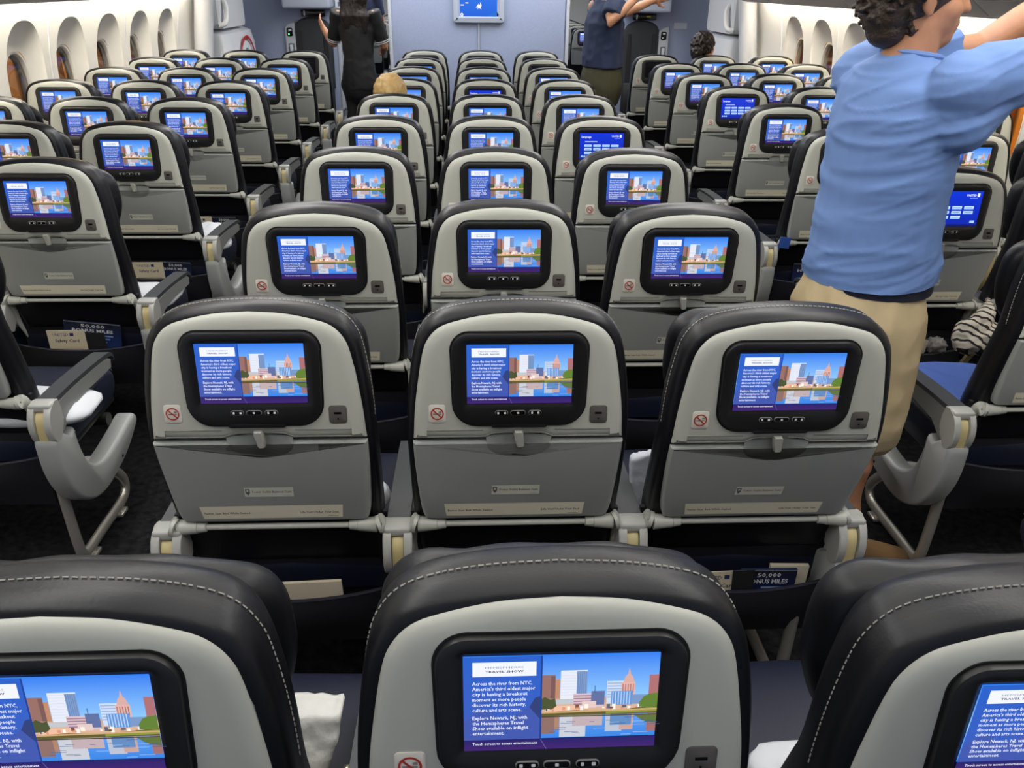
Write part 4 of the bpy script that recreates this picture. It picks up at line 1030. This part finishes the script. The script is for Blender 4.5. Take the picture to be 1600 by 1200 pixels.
# crew woman in black, back to us, left hand on the jump seat
def cuffs(root, W, A, k):
    for sd in (-1, 1):
        sh, e = A[sd]; d_ = (e-sh).normalized(); m = MB()
        for q in (.205, .219): m.add(*tube([sh+d_*(q-.004), sh+d_*(q+.003)], .0655, 16, cap=False), 0)
        obj('sleeve_stripe', m.build('sleeve_stripe', [mat('stripe_white', (.7, .7, .7), .6)]), root)
standing('woman in black uniform with long dark hair in the left aisle', (-1.075, 7.15, 0), PI/2, 1.70, (.0045, .0045, .006), (.004, .004, .005), (.42, .20, .11), (.014, .008, .006), .96, True,
         rarm=((.06, -.225, 1.13), (.18, -.20, 1.08), (1, .1, -.1)), larm=((.10, .225, 1.14), (.17, .315, 1.27), (.5, .35, .6)), long_hair=True, sleeve=.225, hem=.80, extra=cuffs)
# heavy man in a navy polo, facing the right bins
standing('heavy man in navy polo and olive trousers standing in the right aisle', (.99, 6.55, 0), math.radians(12), 1.82, (.016, .028, .075), (.06, .057, .026), (.50, .25, .14), (.02, .015, .01), 1.26, False,
         rarm=((-.075, -.30, 1.375), (.16, -.27, 1.56), (.8, 0, .8)), larm=((.25, .22, 1.43), (.50, .2, 1.53), (1, 0, .3)), sleeve=.085, hem=1.0)
# crew member far ahead in the left aisle
def badge(root, W, A, k):
    m = MB(); m.add(*rbox(.006, .07, .028, .002, 1)); obj('name_badge', m.build('name_badge', [mat('badge_white', (.8, .8, .8), .4)]), root, tuple(W(.14, -.08, 1.24)), (0, 0, -PI/2))
standing('far crew member in navy shirt with white badge beyond the bulkhead', (-1.60, 12.29, 0), -PI/2, 1.74, (.02, .035, .09), (.012, .012, .02), (.50, .24, .12), (.02, .015, .01), 1.0, False, extra=badge, vox=.014)
# ---- seated passengers, only heads showing
def seated(seat, lab, hz, hair_col, top_col, yaw, lean=0, long_hair=True):
    x, y = XS[seat[0]]+lean, sy(*seat)+.24
    root = setp(empty('person', (x, y, 0)), lab, 'person')
    hc = Vector((0, 0, hz)); P = head_pieces(hc, yaw, .95)
    P += [limb([(0, 0, hz-.25), (0, .01, hz-.07)], [.05, .048], up=Vector((0, 1, 0))), limb([(0, .06, .56), (0, .03, .75), (0, 0, hz-.28)], [(.15, .11), (.14, .10), (.15, .08)], up=Vector((0, 1, 0)))]
    for s_ in (-1, 1):
        P.append(limb([(s_*.16, .01, hz-.28), (s_*.19, .06, .72), (s_*.16, .26, .66)], [.045, .038, .028])); P += hand((s_*.16, .26, .66), (0, 1, 0), (0, 0, -1), (-s_, 0, 0), .4)
        P.append(limb([(s_*.09, .08, .57), (s_*.10, .44, .57), (s_*.10, .46, .1)], [.075, .055, .036]))
    obj('body', blob('body', P, .010, skin('skin_'+lab, (.48, .24, .14)), 3), root)
    face_parts(root, hc, yaw, .95)
    T = [limb([(0, .06, .56), (0, .03, .75), (0, 0, hz-.28), (0, 0, hz-.22)], [(.165, .125), (.16, .115), (.18, .095), (.10, .07)], up=Vector((0, 1, 0)))]
    for s_ in (-1, 1): T.append(limb([(s_*.15, .01, hz-.28), (s_*.19, .06, .72)], [.062, .055]))
    obj('shirt', blob('shirt', T, .011, mat('shirt_'+lab, top_col, .8), 3), root)
    T = []
    for s_ in (-1, 1): T.append(limb([(s_*.08, .06, .575), (s_*.10, .44, .575), (s_*.10, .46, .14)], [.09, .07, .055]))
    obj('trousers', blob('trousers', T, .012, mat('trousers_'+lab, (.02, .02, .03), .8), 3), root)
    Mz = Matrix.Rotation(yaw, 3, 'Z')
    Hh = [ball(hc+Mz @ Vector((-.020, 0, .028)), .104, .092, .10, Mz), ball(hc+Mz @ Vector((-.07, 0, -.03)), .05, .075, .07)]
    if long_hair: Hh += [ball(hc+Mz @ Vector((-.09, 0, .03)), .035, .05, .035), limb([hc+Mz @ Vector((-.08, 0, -.05)), hc+Mz @ Vector((-.07, 0, -.16))], [.07, .05])]
    obj('hair', blob('hair', Hh, .006, mat('hair_'+lab, hair_col, .5, bump=.8, bscale=70, bdist=.005), 1, wrinkle(.006 if long_hair else .016, 8 if long_hair else 30, 45 if long_hair else 32, 4)), root)
seated(('D', 5), 'passenger with tied blonde hair seated in left centre seat', 1.065, (.42, .27, .095), (.03, .04, .08), PI/2, -.035)
seated(('J', 8), 'passenger with dark hair seated near the right door', 1.155, (.016, .010, .007), (.006, .008, .02), math.radians(20), -.05, False)
# ================================================================ LOOSE THINGS
def soft(name, label, cat, loc, size, rot, material, seed=0, amp=.008, p=.55, group=None):
    n = 28; v = []; f = []
    sg = lambda a, e: math.copysign(abs(a)**e, a)
    for i in range(n//2+1):
        ph = -PI/2+PI*i/(n//2)
        for j in range(n):
            t = 2*PI*j/n
            q = Vector((sg(math.cos(ph), .75)*sg(math.cos(t), p), sg(math.cos(ph), .75)*sg(math.sin(t), p), sg(math.sin(ph), .9)))
            edge = max(abs(q.x), abs(q.y))
            r = Vector((q.x*size[0]/2, q.y*size[1]/2, q.z*size[2]/2*(1-.35*edge**6)))
            r += q*amp*(noise.noise(Vector((q.x*3+seed, q.y*3, q.z*2)))+.6*noise.noise(Vector((q.x*8, q.y*8+seed, q.z*3))))
            v.append(r)
    for i in range(n//2):
        for j in range(n): f.append([i*n+j, i*n+(j+1) % n, (i+1)*n+(j+1) % n, (i+1)*n+j])
    return setp(obj(name, mesh(name, v, f, material, None, 0), None, loc, rot), label, cat, group)
M_pillow = mat('pillow_white', (.62, .64, .68), .75, bump=.3, bscale=60, bdist=.004)
def shade(o): o.data.shade_smooth(); return o
D = math.radians
shade(soft('pillow', 'white pillow on aisle seat at left beside hooked armrest', 'pillow', (-1.385, 1.575, .520), (.38, .24, .075), (D(-4), D(3), .1), M_pillow, 1, group='pillows on the seats'))
shade(soft('pillow', 'white pillow on third row left aisle seat', 'pillow', (-1.42, 2.50, .522), (.36, .26, .075), (0, 0, -.1), M_pillow, 2, group='pillows on the seats'))
shade(soft('pillow', 'crumpled white pillow on fourth row left aisle seat', 'pillow', (-1.38, 3.27, .53), (.26, .28, .09), (D(10), D(-6), .3), M_pillow, 3, .014, group='pillows on the seats'))
shade(soft('pillow', 'white pillow between nearest middle seat and nearest right seat', 'pillow', (.45, .225, .522), (.22, .22, .075), (D(8), D(4), .15), M_pillow, 4, .010, group='pillows on the seats'))
shade(soft('pillow', 'white pillow edge showing between second row left and middle seats', 'pillow', (-.455, 1.03, .56), (.34, .07, .14), (D(-14), 0, 0), M_pillow, 5, .006, group='pillows on the seats'))
shade(soft('blanket', 'folded blue blanket on right aisle seat behind the hooked armrest', 'blanket', (1.44, 1.60, .525), (.34, .42, .07), (0, 0, .05), mat('blanket_blue', (.045, .10, .36), .85, bump=.5, bscale=160), 6, .008))
# crumpled sheets and bags
def sheet(name, label, cat, pts, th, material, seed, amp=.006, vox=.006):
    """pts: 3D outline of an upright folded bag, thickened along y"""
    c = sum((Vector(p) for p in pts), Vector())/len(pts)
    P = [loft([[Vector(p)-c+Vector((0, d, 0)) for p in pts] for d in (-th/2, th/2)])]
    def dsp(p): return amp*(noise.noise(Vector((p.x*30+seed, p.y*30, p.z*18)))+.5*noise.noise(Vector((p.x*60, p.y*20, p.z*50+seed))))
    return setp(obj(name, blob(name, P, vox, material, 2, dsp), None, c), label, cat)
M_bag = mat('bag_white', (.60, .60, .57), .5, bump=.5, bscale=45, bdist=.006, var=.08, vscale=20)
sheet('plastic_bag', 'crumpled white plastic bag between nearest left and middle seats', 'bag', [(-.395, .372, .610), (-.350, .370, .606), (-.300, .368, .608), (-.304, .36, .58), (-.322, .33, .52), (-.332, .30, .495), (-.372, .30, .495), (-.384, .33, .55)], .05, M_bag, 2)
sheet('blanket_bag', 'white blanket bag standing on second row right centre seat', 'bag', [(.272, 1.02, .66), (.318, 1.0, .69), (.325, 1.0, .66), (.335, .99, .50), (.282, .99, .495), (.272, 1.0, .56)], .03, mat('bag_cool', (.56, .60, .67), .6, bump=.4, bscale=45, bdist=.005), 5, .004)
P = []
rr3 = random.Random(11)
for k in range(16):
    q = Vector((rr3.uniform(-.03, .03), rr3.uniform(-.04, .04), rr3.uniform(-.012, .02))); P.append(limb([q, q+Vector((rr3.uniform(-.02, .02), rr3.uniform(-.02, .02), rr3.uniform(-.01, .01)))], [.011, .007], n=5))
setp(obj('foil_packet', blob('foil_packet', P, .0035, mat('foil', (.62, .55, .42), .22, metal=.9), 0), None, (-.320, .27, .512)), 'crinkled silver foil packet beside the white plastic bag', 'packet')
# seat-pocket papers
HC = .105
def card(name, label, cat, seat, x, w_, h_, ztop, tilt, yl, material, pic=None, th=.003, group='papers in the seat pockets', lean=0):
    h_ = HC; X, Y = XS[seat[0]], sy(*seat)
    r = setp(empty(name, (X+x, Y+yl, ztop-h_/2), (D(lean), D(tilt), 0)), label, cat, group)
    obj('cover', mesh('cover', *rbox(w_, th, h_, .0006, 1), material), r)
    if pic: obj('cover_print', pic.build('cover_print', M_flat, Matrix.Translation((0, -th/2-.0003, 0))), r)
    return r
M_paper = mat('paper_beige', (.56, .50, .38), .7); M_nvy = mat('paper_navy', (.010, .022, .075), .45); M_blk = mat('paper_black', (.012, .012, .014), .5)
def safety_pic(w_, h_):
    h_ = HC
    pc = Pic(); pc.rect(-w_/2+.001, -h_/2+.001, w_/2-.001, h_/2-.001, (196, 186, 160)); pc.text('UNITED', -w_*.36, h_/2-.022, w_*.42, .011, (34, 44, 100), .01); pc.rect(w_*.1, h_/2-.022, w_*.2, h_/2-.010, (34, 44, 100)); pc.text('Safety Card', -w_*.32, h_/2-.046, w_*.64, .012, (28, 36, 90), .015); pc.rect(-w_*.4, -h_/2+.02, w_*.4, h_/2-.07, (170, 160, 140)); return pc
def bonus_pic(w_, h_):
    h_ = HC
    pc = Pic(); pc.rect(-w_/2+.001, -h_/2+.001, w_/2-.001, h_/2-.001, ((20, 46, 104), (8, 10, 22))); pc.text('50,000', -w_*.20, h_/2-.020, w_*.42, .012, (200, 200, 200), .02); pc.text('BONUS MILES', -w_*.36, h_/2-.038, w_*.72, .012, (210, 210, 210), .02)
    for k in range(3): pc.rect(-w_*.1, h_/2-.052-.012*k, w_*(.36-.06*k), h_/2-.047-.012*k, (120, 150, 200))
    pc.rect(-w_/2+.001, h_/2-.0025, w_/2-.001, h_/2-.001, (150, 150, 150)); return pc
card('safety_card', 'beige safety card in pocket of third row left aisle seat', 'card', ('C', 2), -.045, .135, .21, .490, 0, .052, M_paper, safety_pic(.135, .21))
card('magazine', 'navy magazine behind safety card, third row left aisle seat', 'magazine', ('C', 2), .045, .20, .25, .515, 6, .066, M_nvy, bonus_pic(.20, .25), .006)
card('booklet', 'black booklet in pocket of third row left aisle seat', 'booklet', ('C', 2), .055, .07, .20, .478, 0, .056, M_blk)
card('safety_card', 'beige safety card in pocket of fourth row left aisle seat', 'card', ('C', 3), -.03, .135, .21, .492, 0, .052, M_paper, safety_pic(.135, .21))
card('magazine', 'navy magazine in pocket of fourth row left aisle seat', 'magazine', ('C', 3), .085, .14, .25, .488, 2, .066, M_nvy, bonus_pic(.14, .25), .006)
card('safety_card', 'beige safety card in pocket of fifth row left aisle seat', 'card', ('C', 4), -.03, .12, .21, .492, 0, .052, M_paper, safety_pic(.12, .21))
card('magazine', 'navy magazine in pocket of fifth row left aisle seat', 'magazine', ('C', 4), .09, .13, .25, .486, 0, .066, M_nvy, bonus_pic(.13, .25), .006)
card('safety_card', 'beige safety card in pocket of second row right centre seat', 'card', ('F', 1), -.040, .12, .20, .462, -2, .050, M_paper, safety_pic(.12, .20))
card('booklet', 'black booklet in pocket of second row right centre seat', 'booklet', ('F', 1), .015, .05, .20, .468, -3, .046, M_blk)
card('magazine', 'navy magazine in pocket of second row right centre seat', 'magazine', ('F', 1), .075, .13, .22, .458, 1, .060, M_nvy, bonus_pic(.13, .22), .008)
card('paper_bag', 'folded beige paper bag in pocket of second row right centre seat', 'paper bag', ('F', 1), .125, .09, .20, .460, 2, .072, M_paper, None, .010)
card('magazine', 'pale magazine pages in pocket of second row left centre seat', 'magazine', ('D', 1), .02, .20, .22, .448, -2, .060, M_paper, None, .008)
card('magazine', 'navy magazine in pocket of third row middle centre seat', 'magazine', ('E', 2), .15, .13, .25, .50, -6, .066, M_nvy, bonus_pic(.13, .25), .006)
card('magazine', 'navy magazine in pocket of fourth row right aisle seat', 'magazine', ('H', 3), -.06, .15, .25, .505, 0, .066, M_nvy, bonus_pic(.15, .25), .006)
card('safety_card', 'beige safety card in pocket of third row right aisle seat', 'card', ('H', 2), .02, .12, .21, .478, 8, .052, M_paper, safety_pic(.12, .21))
card('magazine', 'navy magazine in pocket of third row right aisle seat', 'magazine', ('H', 2), .04, .15, .25, .470, 0, .066, M_nvy, bonus_pic(.15, .25), .006)
shade(soft('pouch', 'grey crumpled headphone pouch in pocket of third row right aisle seat', 'pouch', (XS['H']+.12, sy('H', 2)+.055, .445), (.07, .04, .06), (0, .2, 0), mat('pouch_grey', (.22, .21, .20), .5, bump=.6, bscale=60), 9, .012))
# striped tote hanging from the tray arm
ms = bpy.data.materials.new('striped_cloth'); ms.use_nodes = True; nt = ms.node_tree; bs = nt.nodes['Principled BSDF']; bs.inputs['Roughness'].default_value = .85
tc = nt.nodes.new('ShaderNodeTexCoord'); wv = nt.nodes.new('ShaderNodeTexWave'); wv.inputs['Scale'].default_value = 17; wv.inputs['Distortion'].default_value = 3.2; wv.inputs['Detail Scale'].default_value = 1.6; wv.bands_direction = 'DIAGONAL'
cr = nt.nodes.new('ShaderNodeValToRGB'); cr.color_ramp.interpolation = 'CONSTANT'; cr.color_ramp.elements[0].color = (.015, .014, .014, 1); cr.color_ramp.elements[1].color = (.55, .50, .42, 1); cr.color_ramp.elements[1].position = .27
nt.links.new(tc.outputs['Object'], wv.inputs['Vector']); nt.links.new(wv.outputs['Fac'], cr.inputs['Fac']); nt.links.new(cr.outputs['Color'], bs.inputs['Base Color'])
r = setp(empty('tote_bag', (1.69, 1.965, .52)), 'black and cream striped cloth bag hanging between right seats', 'bag')
P = [ball((0, 0, .02), .105, .055, .062), ball((.05, .0, .0), .085, .05, .05), ball((-.05, 0, .05), .05, .04, .05), limb([(-.02, .01, .06), (.005, .02, .115), (.03, .05, .125)], [.045, .03, .018])]
obj('cloth_body', blob('cloth_body', P, .005, ms, 2, lambda p: .010*noise.noise(p*22)+.006*noise.noise(p*48)), r)
m = MB(); m.add(*tube(crom([(.0, .02, .10), (.03, .06, .135), (.05, .10, .13), (.04, .07, .09)], 4), .008, 8)); obj('strap', m.build('strap', [ms]), r)
# blue seat-belt tags on the right-hand rows
for (x, y, z, lab) in ((1.735+.145, 2.085, .595, 'small blue tag hanging under tray of third row right middle seat'), (1.30, 2.885, .62, 'small blue tag at fourth row right aisle seat'), (.285, 1.64, .62, 'small blue tag at third row right centre seat')):
    setp(obj('belt_tag', mesh('belt_tag', *rbox(.05, .004, .05, .001, 1), mat('tag_blue', (.02, .07, .32), .6)), None, (x, y, z), (0, .1, 0)), lab, 'tag', 'blue tags')
